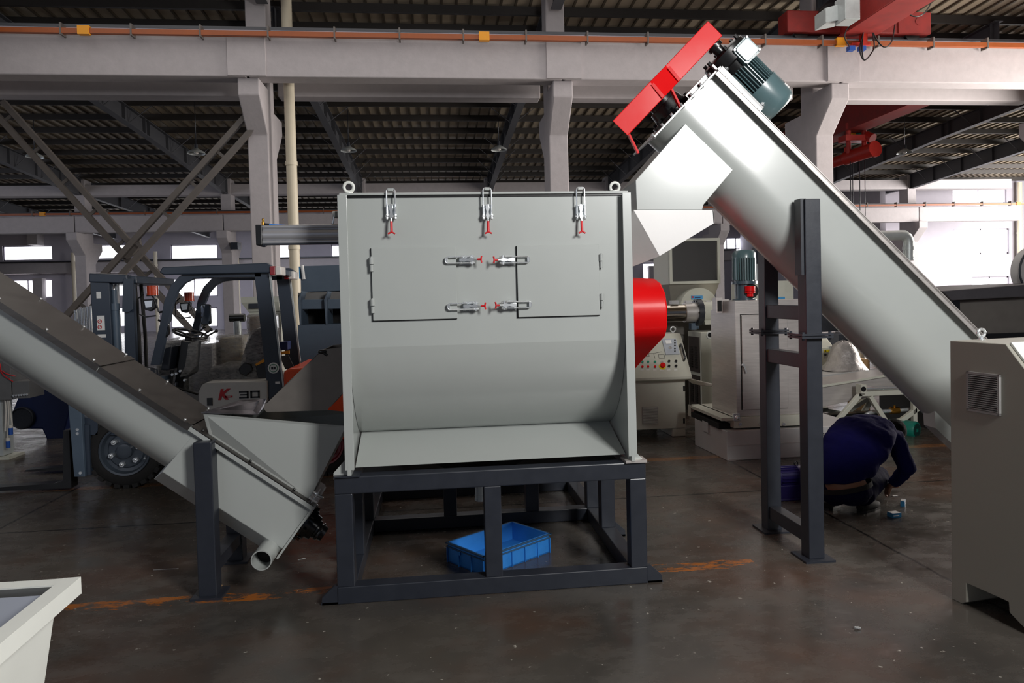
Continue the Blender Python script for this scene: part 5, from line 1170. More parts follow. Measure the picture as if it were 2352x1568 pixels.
fp('floor_plate', [(346, 868), (372, 866), (375, 905), (350, 900)], YT+.1, .2, slate2, bev=.004)
fp('step_bracket', [(328, 842), (358, 848), (360, 886), (340, 886)], YT+.02, .06, slate, bev=.01)
sticker(331, 846, 345, 854, YT+.015)
fp('counterweight', [(651, 853), (664, 846), (780, 838), (795, 850), (800, 1010), (760, 1010), (700, 1000), (652, 1000)], YT+.02, 1.05, orange, bev=.02)
# overhead guard
for Ya in (YT+.08, YT+1.0):
    off = 0
    outer = [(345, 838), (368, 740), (377, 690), (392, 655), (412, 634), (440, 620), (470, 618), (600, 616)]
    inner = [(600, 636), (470, 637), (445, 640), (424, 650), (408, 668), (397, 695), (386, 740), (366, 838)]
    A_ = [at(x, y, YT+.08) for x, y in outer+inner]
    q = MB(); q.prism([V((p.x+(0 if Ya < 7 else .0), Ya, p.z)) for p in A_], (0, .06, 0)); q.build('front_pillar', fdark, fk, bev=.004)
    B_ = [at(x, y, YT+.08) for x, y in ((583, 622), (616, 622), (653, 925), (618, 925))]
    q = MB(); q.prism([V((p.x, Ya, p.z)) for p in B_], (0, .07, 0)); q.build('rear_pillar', fdark, fk, bev=.004)
    q = MB(); q.prism([V((p.x+.004, Ya-.012, p.z)) for p in (B_[1], B_[1]+V((.016, 0, 0)), B_[2]+V((.016, 0, 0)), B_[2])], (0, .02, 0)); q.build('pillar_trim', galv, fk)
roof0 = at(368, 618, YT+.05); roof1 = at(622, 618, YT+.05)
q = MB(); zr = (roof0.z+roof1.z)/2
q.prism([(roof0.x, YT+.02, zr-.02), (roof0.x+.03, YT+.02, zr+.03), (roof1.x-.03, YT+.02, zr+.05), (roof1.x+.03, YT+.02, zr+.01), (roof1.x+.03, YT+.02, zr-.045), (roof0.x+.04, YT+.02, zr-.045)], (0, .07, 0)); q.build('roof_rail', fdark, fk, bev=.01)
q = MB(); q.prism([(roof0.x, YT+1.06, zr-.02), (roof0.x+.03, YT+1.06, zr+.03), (roof1.x-.03, YT+1.06, zr+.05), (roof1.x+.03, YT+1.06, zr+.01), (roof1.x+.03, YT+1.06, zr-.045), (roof0.x+.04, YT+1.06, zr-.045)], (0, .07, 0)); q.build('roof_rail', fdark, fk, bev=.01)
for i in range(9):
    x_ = roof0.x+.06+i*(roof1.x-roof0.x-.1)/8; q = MB(); q.bar((x_, YT+.08, zr), (x_, YT+1.08, zr), .05, .025, (.3, 0, 1)); q.build('roof_bar', fdark, fk)
q = MB(); q.box(roof1.x-.01, roof1.x+.05, YT+.05, YT+1.1, zr-.05, zr+.0); q.build('rear_crossbar', fdark, fk)
for px_, Yl in ((633, YT-.0), (664, YT+.75)):
    p = at(px_, 622 if px_ < 650 else 632, Yl+.02)
    q = MB(); q.box(p.x-.05, p.x+.0, Yl, Yl+.2, p.z-.04, p.z+.045); lp = q.build('tail_lamp', mat('tail_lamp_red', (150, 10, 22), .2, coat=.6), fk, bev=.008)
    q = MB(); q.box(p.x+.0, p.x+.055, Yl-.003, Yl+.2, p.z-.04, p.z+.04); q.build('clear_lens', whitelens, lp, bev=.008)
# lamps, mirrors, wheel, levers
for px_, py_, Yl in ((350, 667, YT+.05), (434, 681, YT+.9)):
    p = at(px_, py_, Yl); q = MB(); q.cyl(p-V((0, 0, .045)), p+V((0, 0, .045)), .05, n=20); ind = q.build('turn_lamp', amber, fk)
    q = MB(); q.cyl(p-V((0, 0, .052)), p-V((0, 0, .045)), .054, n=20); q.tube([p-V((0, 0, .05)), p+V((.03, 0, -.13)), p+V((.05, 0, -.2))], .008, 8); q.build('lamp_stem', black, ind)
for px_, py_, Yl in ((344, 700, YT+.05), (426, 706, YT+.9)):
    p = at(px_, py_, Yl); q = MB(); q.prism([p+V((-.06, 0, .05)), p+V((.05, 0, .055)), p+V((.04, 0, -.03)), p+V((.0, 0, -.06)), p+V((-.05, 0, -.04))], (0, .06, 0)); hl2 = q.build('head_lamp', black, fk, bev=.006)
    q = MB(); q.prism([p+V((-.045, -.004, .035)), p+V((.025, -.004, .04)), p+V((.015, -.004, -.02)), p+V((-.035, -.004, -.025))], (0, .005, 0)); q.build('lamp_glass', chrome, hl2)
    q = MB(); q.tube([p+V((-.05, 0, .1)), p+V((-.1, 0, .06)), p+V((-.1, 0, -.08)), p+V((-.04, 0, -.11)), p+V((.05, 0, -.1))], .007, 8); q.build('lamp_guard_hoop', black, hl2)
def rrect(cx, cz, w2, h2, r, n=5):
    out = []
    for sx, sz, a0 in ((1, 1, 0), (-1, 1, 90), (-1, -1, 180), (1, -1, 270)):
        for i in range(n+1):
            t = math.radians(a0+90*i/n); out.append((cx+sx*(w2-r)+r*math.cos(t), cz+sz*(h2-r)+r*math.sin(t)))
    return out
mirror = mat('mirror_glass', (200, 204, 210), .05, metal=1, var=0)
p = at(472, 722, YT+.7); q = MB(); q.prism([(x, p.y, z) for x, z in rrect(p.x, p.z, .05, .105, .025)], (0, .03, 0)); mr_ = q.build('side_mirror', black, fk)
q = MB(); q.prism([(x, p.y-.003, z) for x, z in rrect(p.x, p.z, .042, .097, .02)], (0, .004, 0)); q.build('mirror_glass', mirror, mr_)
p = at(388, 714, YT+.3); q = MB(); q.ball(p, .1, 18, (.12, .9, 1.15)); q.cyl(p, p+V((-.09, 0, -.01)), .01); q.build('round_mirror', black, fk)
p = at(377, 754, YT+.1); q = MB(); q.tube([p+V((-.05, 0, .08)), p+V((.03, 0, .05)), p+V((.045, 0, .03)), p+V((.04, 0, -.05)), p+V((.02, 0, -.075)), p+V((-.06, 0, -.075))], .010, 8); q.build('grab_hoop', black, fk)
p = at(437, 766, YT+.45); q = MB(); tl = V((.30, -.1, 1)).normalized(); q.ring(p, tl, .155, .013, 36, 10); 
for t in (0.3, 2.4, 4.5): a = tl.orthogonal().normalized(); b = tl.cross(a); q.cyl(p-tl*.02, p+(a*math.cos(t)+b*math.sin(t))*.15, .01, n=8)
q.cyl(p-tl*.04, p, .035, n=18); sw = q.build('steering_wheel', black, fk)
e = at(405, 925, YT+.45); q = MB(); q.tube([p-tl*.03, p+(e-p)*.2, e], [.035, .05, .04], 12); q.build('steering_column', black, fk)
fp('dash_cowl', [(415, 782), (440, 785), (432, 860), (400, 880), (405, 850)], YT+.3, .3, black, bev=.01)
fp('front_cowl', [(378, 800), (395, 795), (388, 850), (368, 850)], YT+.2, .5, slate, bev=.01)
for a, b in (((450, 770), (470, 750)), ((462, 772), (485, 757)), ((470, 775), (497, 760))):
    q = MB(); q.tube([at(*a, YT+.6), at(*b, YT+.6)], .008, 8); q.ball(at(*b, YT+.6), .018, 10); q.build('lever', black, fk)
for px_, py_ in ((395, 860), (404, 858), (413, 852), (384, 874), (423, 873)): q = MB(); p = at(px_, py_, YT+.18); q.cyl(p, p+V((0, .04, 0)), .012, n=6); q.build('bolt', chrome, fk)
# pedals and linkage
q = MB(); q.tube([at(380, 905, YT+.2), at(400, 888, YT+.2), at(455, 905, YT+.2)], .012, 8); q.tube([at(395, 850, YT+.2), at(388, 930, YT+.2)], .016, 8); q.build('pedal_linkage', black, fk)
# seat in film
seatm = mat('seat_vinyl', (38, 32, 42), .3, coat=.7, var=.2, bump=.4, scale=10)
q = MB(); pxpoly(q, [(481, 862), (483, 850), (492, 845), (560, 843), (585, 850), (585, 872), (520, 876), (490, 874)], YT+.3, .48); st = q.build('seat', seatm, fk, bev=.02)
fp('backrest', [(560, 800), (575, 770), (592, 752), (612, 752), (622, 860), (590, 872), (565, 862)], YT+.32, .44, seatm, st, bev=.03)
q = MB(); pxpoly(q, [(546, 862), (556, 815), (575, 758), (602, 750), (620, 760), (624, 865), (590, 880), (560, 878)], YT+.29, .5); q.build('film_cover', film, st, bev=.02)
q = MB(); pxpoly(q, [(477, 866), (480, 846), (492, 840), (560, 838), (590, 850), (590, 876), (520, 880), (488, 880)], YT+.28, .52); q.build('seat_film', film, st, bev=.02)
q = MB(); pxpoly(q, [(432, 790), (452, 783), (450, 840), (430, 862), (412, 866), (425, 840)], YT+.25, .05); q.build('dash_film', film, fk, bev=.005)
fp('armrest', [(548, 846), (560, 832), (575, 836), (580, 850), (565, 864), (550, 858)], YT+.26, .06, black, bev=.008)
fp('side_pod', [(586, 838), (610, 820), (616, 870), (592, 868)], YT+.28, .3, black, bev=.006)
fp('amber_strip', [(586, 836), (609, 822), (609, 830), (588, 840)], YT+.265, .02, yellowp)
fp('amber_strip', [(642, 808), (664, 805), (664, 812), (642, 814)], YT+.6, .02, yellowp)
fp('air_filter', [(640, 786), (661, 784), (661, 803), (640, 805)], YT+.65, .15, bluemach, bev=.005)
fp('grey_flap', [(643, 818), (662, 815), (676, 845), (655, 848)], YT+.5, .02, darksteel)
# round badge and small sticker on rear pillar
p = at(639, 845-0, YT); p = at(628, 845, YT+.07); q = MB(); q.cyl((p.x, YT+.078, p.z), (p.x, YT+.07, p.z), .052, n=32); bd = q.build('round_badge', paperw, fk)
q = MB(); q.ring((p.x, YT+.069, p.z), (0, 1, 0), .036, .003, 30, 6); q.build('badge_ring', mat('badge_green', (40, 130, 90), .4, var=0), bd)
q = MB(); q.box(p.x-.02, p.x-.002, YT+.067, YT+.07, p.z-.012, p.z+.012); q.box(p.x+.002, p.x+.02, YT+.067, YT+.07, p.z-.012, p.z+.012); q.build('badge_mark', inkblk, bd)
sticker(632, 876, 643, 881, YT+.075)
# ================================================================ slate machine behind forklift
sm = thing('shredder', (-1.5, 9.5, 0), 'big blue-grey steel machine with stepped ribs between forklift and grey tank', 'machine')
Yq = 8.8
def sp(nm, pts, Y, th, m_, bev=.005): q = MB(); pxpoly(q, pts, Y, th); return q.build(nm, m_, sm, bev=bev)
sp('upper_box', [(691, 611), (860, 606), (860, 666), (691, 670)], Yq+.4, 1.0, slate2)
sp('shelf', [(684, 672), (860, 668), (860, 686), (684, 690)], Yq+.25, .9, mat('grey_shelf_paint', (116, 114, 112), .5))
sp('lintel', [(688, 688), (860, 686), (860, 708), (690, 710)], Yq+.1, .1, slate2)
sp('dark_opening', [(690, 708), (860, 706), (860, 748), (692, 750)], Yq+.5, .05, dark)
sp('lower_box', [(684, 746), (860, 742), (860, 930), (700, 1000), (690, 990)], Yq, 1.1, slate2)
for px_ in (684, 744, 808): sp('rib_plate', [(px_, 688), (px_+8, 668), (px_+10, 670), (px_+6, 692), (px_+8, 746), (px_+4, 746)], Yq-.02, .5, slate2)
q = MB(); p = at(697, 610, Yq+.35); q.tube([at(694, 609, Yq+.35), at(698, 641, Yq+.35)], .02, 10); q.build('white_post', paperw, sm)
q = MB(); bxp(q, 686, 690, 612, 640, Yq+.4, .1); q.build('sign_edge', lblue, sm)
sp('base', [(700, 925), (860, 920), (860, 1010), (700, 1010)], Yq+.1, 1.0, slate)
# ================================================================ wrapped pallets behind the forklift
def wrapped(nm, px0, px1, yt, Y, dp, core, lb):
    a = at(px0, yt, Y); b = at(px1, yt, Y)
    t = thing(nm, ((a.x+b.x)/2, Y+dp/2, 0), lb, 'load', 'film wrapped loads')
    q = MB(); q.box(a.x+.03, b.x-.03, Y+.03, Y+dp-.03, 0, a.z-.03); q.build('load', core, t, bev=.03)
    q = MB(); n = 8; vs = []
    q.box(a.x, b.x, Y, Y+dp, .02, a.z); o = q.build('film_wrap', film, t, bev=.03)
wrapped('wrapped_load', 352, 420, 782, 8.3, 1.0, mat('dark_wrapped_panel', (96, 98, 106), .4), 'film wrapped dark load seen between forklift mast and steering wheel')
wrapped('wrapped_load', 428, 492, 790, 8.2, .9, mat('grey_wrapped_panel', (140, 140, 150), .4), 'film wrapped grey cabinet right of the steering wheel')
wrapped('wrapped_load', 494, 562, 770, 8.3, .8, mat('tan_wrapped_box', (200, 188, 164), .5), 'film wrapped tan box behind the forklift seat')
wrapped('wrapped_load', 564, 612, 722, 9.0, .7, mat('brown_wrapped_box', (180, 158, 138), .5), 'tall film wrapped tan bundle under the small beige hopper')
t = thing('beige_hopper', (at(585, 690, 10.2).x, 10.2, 0), 'small beige hopper with dark louvre seen through the forklift cab', 'hopper')
q = MB(); a0 = at(553, 682, 10); a1 = at(553, 695, 10); b1 = at(640, 695, 10); c_ = at(568, 716, 10)
q.box(a0.x, b1.x, 10, 10.6, a1.z, a0.z); q.hexa([(c_.x, 10.05, c_.z), (b1.x, 10.05, c_.z), (b1.x, 10.5, c_.z), (c_.x, 10.5, c_.z), (a0.x, 10, a1.z), (b1.x, 10, a1.z), (b1.x, 10.6, a1.z), (a0.x, 10.6, a1.z)]); q.build('hopper_shell', beige2, t)
q = MB(); bxp(q, 571, 594, 697, 708, 9.99, .02); q.build('louvre', slate, t)
q = MB(); q.box(c_.x, b1.x, 10.1, 10.45, 0, c_.z); q.build('pedestal', beige2, t)
t = thing('background_motor', (at(545, 728, 9.9).x, 9.9, 0), 'black horizontal motor on a grey stand behind the forklift cab', 'motor')
q = MB(); q.cyl(at(528, 730, 9.9), at(562, 729, 9.9), .055, n=20); mb_ = q.build('motor_body', black, t)
q = MB(); q.cyl(at(545, 737, 9.9), V((at(545, 737, 9.9).x, 9.9, .6)), .05, n=12); q.box(at(545, 737, 9.9).x-.2, at(545, 737, 9.9).x+.3, 9.8, 10.3, 0, .95); q.build('stand', galv, t)
# shiny pipe bundle behind the mast
t = thing('pipe_bundle', (at(190, 740, 8.6).x, 8.6, 0), 'upright bundle of shiny steel pipes behind the forklift mast', 'pipes')
for i in range(6):
    q = MB(); p = at(173+i*7, 712-i*2, 8.6); q.cyl((p.x, 8.6, 0), (p.x, 8.6, p.z), .014, n=12); q.build('pipe', chrome, t)
# dark blue machine, lower left
bm = thing('blue_machine', (-5.0, 10, 0), 'dark blue round-shouldered machine in shadow at the left edge', 'machine')
Yb_ = 9.6
q = MB(); pxpoly(q, [(60, 862), (100, 836), (150, 850), (168, 900), (162, 940), (150, 985), (150, 1012), (108, 1012), (96, 985), (40, 985), (30, 940)], Yb_, 1.2); q.build('machine_body', bluemach, bm, bev=.02)
q = MB(); pxpoly(q, [(110, 860), (300, 880), (300, 960), (170, 985), (120, 985)], Yb_+.6, 1.2); q.build('lower_guard', bluemach, bm, bev=.02)
q = MB(); c_ = at(52, 960, Yb_-.03); q.cyl((c_.x, Yb_-.05, c_.z), (c_.x, Yb_+.1, c_.z), .14, n=28); q.ring((c_.x, Yb_-.05, c_.z), (0, 1, 0), .13, .012, 28, 8); q.build('round_cover', slate, bm)
# grey control box with red wires and plugs at left edge
gb_ = thing('junction_cabinet', (-4.9, 8.5, 0), 'grey junction cabinet with red wires and hanging blue plugs at the left edge', 'cabinet')
Yg = 8.3
q = MB(); bxp(q, -60, 27, 828, 918, Yg, .4); q.build('box', shadesteel, gb_, bev=.004)
q = MB(); bxp(q, 27, 68, 876, 914, Yg-.02, .3); o_ = q.build('terminal_box', shadesteel, gb_, bev=.003)
for i in range(6): q = MB(); p = at(33+i*6, 908-i*.5, Yg-.03); q.cyl(p, p+V((0, -.02, 0)), .011, n=10); q.build('gland', chrome, o_)
q = MB(); q.tube([at(0, 835, Yg-.02), at(2, 850, Yg-.03), at(15, 858, Yg-.03), at(36, 864, Yg-.03)], .005, 6); q.tube([at(0, 850, Yg-.02), at(8, 862, Yg-.03), at(30, 876, Yg-.03)], .005, 6); q.build('red_wires', inkred, gb_)
q = MB()
for k, (x_, ye) in enumerate(((12, 990), (18, 1005), (22, 975))): q.tube([at(x_, 918, Yg+.05), at(x_+2, 945, Yg+.05), at(x_+(6 if k == 2 else 0), ye, Yg+.05)], .008, 8)
q.build('hanging_cable', wiring, gb_)
for x_, ye in ((18, 1005), (24, 975)):
    q = MB(); p = at(x_, ye, Yg+.05); q.cyl(p, p-V((0, 0, .035)), .022); q.m = 1; q.cyl(p-V((0, 0, .035)), p-V((0, 0, .11)), .022, n=14); q.build('plug', [wiring, bluesteel], gb_)
q = MB(); bxp(q, -50, 8, 918, 1046, Yg+.1, .2); q.m = 1; q.box(at(-50, 1046, Yg).x, at(14, 1046, Yg).x, Yg+.05, Yg+.35, 0, .03); q.build('pedestal', [galv, beige2], gb_)
# security camera and floodlight on the far column
t = solo('security_camera', MB().box(at(528, 560, 32).x, at(544, 560, 32).x, 32.1, 32.65, at(536, 572, 32).z, at(536, 556, 32).z), slate, 'small dark floodlight fixed beside the far column above the forklift roof', 'lamp')
# red crane
cr_t = thing('bridge_crane', (10.5, 14, T1), 'dark red travelling bridge crane running on the near concrete beam at upper right', 'crane')
zb_ = T1+.245; a = at(1795, 60, 14.2); b = at(2120, 60, 14.2); zt2 = at(1960, 44, 14.2).z+.06
q = MB(); q.box(a.x, b.x, 13.95, 14.35, zb_, zt2); ecg = q.build('end_carriage', redcrane, cr_t, bev=.02)
for x_ in (a.x+.35, b.x-.35): q = MB(); q.cyl((x_, 14.05, T1+.3), (x_, 14.28, T1+.3), .17, n=24); q.build('wheel', black, ecg)
q = MB(); q.box(b.x-.75, b.x-.02, 13.93, 13.95, zb_, zt2); q.cyl((b.x-.3, 13.92, zb_+.25), (b.x-.3, 13.95, zb_+.25), .07); q.build('end_plate', redcrane, ecg)
q = MB(); q.cyl((a.x+.85, 13.75, zb_+.32), (a.x+.85, 13.95, zb_+.32), .2, n=24); q.cyl((a.x+1.1, 13.6, zb_+.6), (a.x+1.1, 13.95, zb_+.5), .14, n=20); q.build('travel_motor', black, cr_t)
gxl, gxr = at(1925, 55, 14).x, at(1990, 92, 14).x
zg0 = at(1990, 92, 14).z
q = MB(); q.box(gxr-.62, gxr, -2, 13.94, zg0+.03, zg0+.95); q.box(gxr-.7, gxr+.05, -2, 13.94, zg0-.0, zg0+.03); q.build('girder', redcrane, cr_t, bev=.01)
q = MB(); c0 = at(1897, 40, 12.6); c1 = at(1975, 0, 12.6); q.hexa([(c0.x, 12.6, c0.z-.1), (c0.x+.33, 12.5, c0.z-.06), (c0.x+.33, 12.9, c0.z-.06), (c0.x, 13.0, c0.z-.1), (c0.x, 12.6, c0.z+.18), (c0.x+.33, 12.5, c0.z+.24), (c0.x+.33, 12.9, c0.z+.24), (c0.x, 13.0, c0.z+.18)]); 
bxp(q, 1941, 1976, -14, 44, 12.3, .35); q.build('electrics_box', galv, cr_t, bev=.01)
q = MB(); h0 = at(1983, 60, 13.7); h1 = at(1983, 103, 13.7); q.bar(h0, h1, .12, .1, (0, 1, 0)); q.bar(at(1955, 103, 13.7), at(1998, 101, 13.7), .06, .08, (0, 1, 0)); q.build('collector_arm', mat('bright_crane_red', (190, 40, 20), .5), cr_t)
for x_ in (1955, 1980): q = MB(); p = at(x_, 112, 13.65); q.box(p.x-.06, p.x+.06, 13.6, 13.72, p.z-.04, p.z+.05); q.build('collector_shoe', bluesteel, cr_t)
q = MB()
for pts in ([(1962, 45), (1940, 80), (1950, 105)], [(1990, 50), (1975, 110), (1985, 138), (2003, 120), (2008, 100), (2000, 60), (1990, 48)], [(1998, 50), (2010, 85), (2030, 108), (2048, 95), (2056, 50), (2060, 0)], [(2062, 0), (2085, 30), (2105, 38), (2125, 28), (2145, -5)], [(1985, 50), (1980, 110), (1983, 138)]):
    cp = [at(x, y, 13.6) for x, y in pts]; sm_ = []
    for i in range(len(cp)-1):
        p0, p1, p2, p3 = cp[max(0, i-1)], cp[i], cp[i+1], cp[min(len(cp)-1, i+2)]
        for k in range(5):
            t_ = k/5; sm_.append(.5*((2*p1)+(-p0+p2)*t_+(2*p0-5*p1+4*p2-p3)*t_*t_+(-p0+3*p1-3*p2+p3)*t_**3))
    q.tube(sm_+[cp[-1]], .014, 8)
q.build('festoon_cable', black, cr_t)
# second crane in the next bay with its hoist
c2 = thing('bridge_crane', (12, 24, 6.5), 'second dark red bridge crane in the bay behind, carrying a wire rope hoist', 'crane')
g1 = at(2108, 248, 17.5); zg = g1.z
q = MB(); q.box(g1.x-.5, g1.x, 16.2, 32, zg, zg+.85); q.box(g1.x-.56, g1.x+.06, 16.2, 32, zg-.03, zg); q.build('girder', redcrane, c2)
q = MB(); q.box(g1.x-1.6, g1.x+1.6, 15.65, 16.0, B1b+.72, B1b+1.2); q.build('end_carriage', redcrane, c2)
h = at(1985, 350, 19.5); hr = mat('hoist_red_paint', (168, 34, 24), .45, coat=.2, var=.15)
ho = thing('wire_rope_hoist', (h.x, 20, h.z), 'red electric wire rope hoist with green motor hanging from the rear crane', 'hoist')
dr_ = V((.2, -1, .05)).normalized()
q = MB(); q.cyl(h-dr_*.7, h+dr_*.35, .2, n=28); q.cyl(h+dr_*.35, h+dr_*.42, .23, n=28); q.build('drum', hr, ho)
q = MB(); q.cyl(h-dr_*1.25, h-dr_*.75, .16, n=20); q.build('hoist_motor', hr, ho)
q = MB(); e = at(1940, 322, 20.5); q.cyl(e, e+V((.5, -.3, .05)), .18, n=20); q.build('trolley_motor', greenm, ho)
q = MB(); e = at(1953, 318, 20.3); q.box(e.x-.1, e.x+.12, 20.2, 20.35, e.z-.12, e.z+.14); q.build('yellow_plate', yellowp, ho)
q = MB(); e = at(1975, 320, 19.8); q.box(e.x-.5, e.x+.3, 19.7, 20.1, e.z-.05, e.z+.12); q.cyl(at(1990, 312, 19.8), at(2005, 318, 19.6), .14, n=20); q.cyl(e+V((-.3, .1, -.4)), e+V((-.3, .1, .5)), .07); q.cyl(e+V((.2, .1, -.4)), e+V((.2, .1, .5)), .07); q.build('trolley', hr, ho)
q = MB(); e = at(1947, 365, 20.2); q.bar(e+V((0, 0, .35)), e-V((0, 0, .15)), .14, .14, (0, 1, 0)); q.build('hook_block_guard', mat('bright_crane_red', (190, 40, 20), .5), ho)
q = MB()
for px_ in (1953, 1958, 1974, 1986): 
    p = at(px_, 352, 19.9); q.cyl(p, (p.x, 19.9, 3.2), .012, n=6)
q.build('wire_rope', slate, ho)
# ================================================================ crouching worker
def ring_loft(mb, secs, n=20):
    """secs: (centre, half width, half depth, side vector)"""
    vs = []; cs = [V(s_[0]) for s_ in secs]
    for i, (c, a, b, sv) in enumerate(secs):
        d = (cs[min(i+1, len(cs)-1)]-cs[max(i-1, 0)]).normalized(); sv = V(sv); sv = (sv-d*sv.dot(d)).normalized(); fv = d.cross(sv)
        vs += [V(c)+sv*a*math.cos(t)+fv*b*math.sin(t) for t in [2*math.pi*k/n for k in range(n)]]
    m_ = len(secs); mb.add(vs, [(k*n+i, k*n+(i+1) % n, (k+1)*n+(i+1) % n, (k+1)*n+i) for k in range(m_-1) for i in range(n)], True)
    k = len(mb.v)-m_*n; mb.f += [[k+i for i in range(n)][::-1], [k+(m_-1)*n+i for i in range(n)]]; mb.sm += [True]*2; mb.mi += [mb.m]*2
def remesh(o, vox, it=6):
    md = o.modifiers.new('fuse', 'REMESH'); md.mode = 'VOXEL'; md.voxel_size = vox; md.use_smooth_shade = True
    sm_ = o.modifiers.new('smooth', 'SMOOTH'); sm_.iterations = it; sm_.factor = .6
per = thing('person', (3.05, 4.9, 0), 'person in navy work clothes and dark belt, crouching with back turned, working on the floor', 'person')
sd_ = V((.96, -.24, .0)); P = at
pel = P(1945, 1122, 4.87); wst = P(1936, 1085, 4.88); mid_ = P(1955, 1038, 4.93); chs = P(1982, 1000, 5.02); shl = P(2004, 982, 5.12); nck = P(2034, 985, 5.2)
hd = P(2052, 1000, 5.26)
rs, re, rh = P(2056, 1008, 5.06), P(2084, 1078, 4.98), P(2048, 1112, 5.12)
ls, le, lh = P(1925, 1005, 5.1), P(1965, 1080, 5.42), P(2028, 1108, 5.4)
hr_, hl_ = P(1975, 1128, 4.88), P(1916, 1126, 4.9)
kr, kl = P(2022, 1092, 5.28), P(1932, 1085, 5.35)
ar = onfloor(1990, 1176) + V((0, .02, .10)); al = onfloor(1908, 1168) + V((0, .02, .10))
X_ = (1, 0, 0)
def limb(mb, pts, rs_): ring_loft(mb, [(p, r, r, (.9, .3, .2)) for p, r in zip(pts, rs_)], 16)
def mixp(a, b, t): return V(a)*(1-t)+V(b)*t
def hand(mb, c, d, side, sgn):
    """palm at c pointing along d, side = across the palm, five fingers curled"""
    d = V(d).normalized(); side = V(side); side = (side-d*side.dot(d)).normalized(); nn_ = d.cross(side)
    ring_loft(mb, [(c-d*.045, .026, .02, side), (c-d*.02, .034, .017, side), (c+d*.02, .042, .015, side), (c+d*.045, .04, .013, side)], 14)
    for i, (off, L1_) in enumerate(((-.031, .062), (-.0105, .074), (.0105, .07), (.03, .054))):
        b = c+d*.04+side*off; p1 = b+d*L1_*.45+nn_*(.004*sgn); p2 = p1+(d*.75+nn_*.6*sgn).normalized()*L1_*.35; p3 = p2+(d*.3+nn_*sgn).normalized()*L1_*.28
        mb.tube([b-d*.02, b, p1, p2, p3], [.0095, .0095, .009, .0085, .007], 10)
    b = c-d*.01-side*.03; mb.tube([b+side*.01, b-side*.012+d*.015, b-side*.026+d*.045+nn_*.01*sgn, b-side*.02+d*.07+nn_*.02*sgn], [.013, .0125, .011, .008], 10)
q = MB()
ring_loft(q, [(pel, .15, .115, sd_), (wst, .14, .10, sd_), (mid_, .155, .10, sd_), (chs, .175, .10, sd_), (shl, .15, .075, sd_), (mixp(shl, nck, .6), .07, .06, sd_), (nck, .055, .055, sd_), (mixp(nck, hd, .7), .058, .06, sd_)])
fw_ = (hd-nck).normalized()
hdir = V((.55, .35, -.75)).normalized()             # where the face looks: down and to the right
hup = V((.62, .30, .72)); hup = (hup-hdir*hup.dot(hdir)).normalized(); hsd = hdir.cross(hup)
HX = M(((hsd.x, hdir.x, hup.x, hd.x), (hsd.y, hdir.y, hup.y, hd.y), (hsd.z, hdir.z, hup.z, hd.z), (0, 0, 0, 1)))
def hb(mb, x, y, z, r, s3=(1, 1, 1)):
    k = len(mb.v); mb.ball((0, 0, 0), r, 14, s3)
    for i in range(k, len(mb.v)): mb.v[i] = tuple(HX @ (V(mb.v[i])+V((x, y, z))))
hb(q, 0, -.01, .02, .092, (.86, 1.05, 1.05)); hb(q, 0, .035, -.045, .062, (.85, 1, .95)); hb(q, 0, .098, -.01, .013, (.9, 1, 1.6)); hb(q, 0, .085, -.055, .016, (1.5, .6, .5))
for sx in (-1, 1): hb(q, sx*.08, -.01, .0, .022, (.35, .8, 1.3)); hb(q, sx*.03, .075, .022, .014, (1.1, .5, .6))
for a, b, c, n_ in ((rs, re, rh, 1), (ls, le, lh, -1)):
    limb(q, [a, mixp(a, b, .5), b, mixp(b, c, .5), mixp(b, c, .88), c], [.05, .045, .038, .034, .025, .022])
hand(q, mixp(re, rh, 1.12), rh-re, (.3, .9, .1), 1); hand(q, mixp(le, lh, 1.1), lh-le, (.2, .9, -.1), 1)
for a, b, c in ((hr_, kr, ar), (hl_, kl, al)):
    limb(q, [a, mixp(a, b, .4), b, mixp(b, c, .4), c], [.085, .078, .055, .052, .036])
    limb(q, [c, c-V((0, 0, .05)), c-V((0, 0, .07))+V((.09, .04, 0))], [.036, .034, .026])
body = q.build('body', skin, per); remesh(body, .0075, 4)
for sx in (-1, 1):
    e = MB(); hb(e, sx*.03, .082, .018, .008, (1.2, .6, .8)); e.build('eye', black, body)
hq = MB(); hb(hq, 0, -.018, .03, .1, (.9, 1.02, 1.05)); hb(hq, 0, -.06, -.02, .06, (1.1, .8, 1.1)); ho_ = hq.build('hair', hairm, body); remesh(ho_, .009, 3)
jk = MB()
hem = mixp(pel, wst, .62)
ring_loft(jk, [(mixp(pel, wst, .5)+V((-.005, -.005, .0)), .182, .142, sd_), (wst, .185, .145, sd_), (mixp(wst, mid_, .5), .20, .15, sd_), (mid_, .21, .15, sd_), (mixp(mid_, chs, .5), .222, .145, sd_), (chs, .222, .135, sd_), (shl, .185, .11, sd_), (mixp(shl, nck, .6), .085, .078, sd_), (nck+(nck-shl).normalized()*.01, .068, .068, sd_)], 26)
for a, b, c in ((rs, re, rh), (ls, le, lh)):
    limb(jk, [mixp(chs, a, .6), a, mixp(a, b, .5), b, mixp(b, c, .45), mixp(b, c, .86), mixp(b, c, .92)], [.085, .082, .07, .062, .054, .043, .042])
jo = jk.build('jacket', navy, per); remesh(jo, .011, 5)
tx = bpy.data.textures.new('cloth_folds', 'CLOUDS'); tx.noise_scale = .09
dm_ = jo.modifiers.new('folds', 'DISPLACE'); dm_.texture = tx; dm_.strength = .022; dm_.mid_level = .5
tr_ = MB()
ring_loft(tr_, [(mixp(pel, wst, .18)+V((0, .0, 0)), .168, .132, sd_), (pel, .178, .15, sd_), (pel-V((0, -.02, .06)), .16, .13, sd_)], 24)
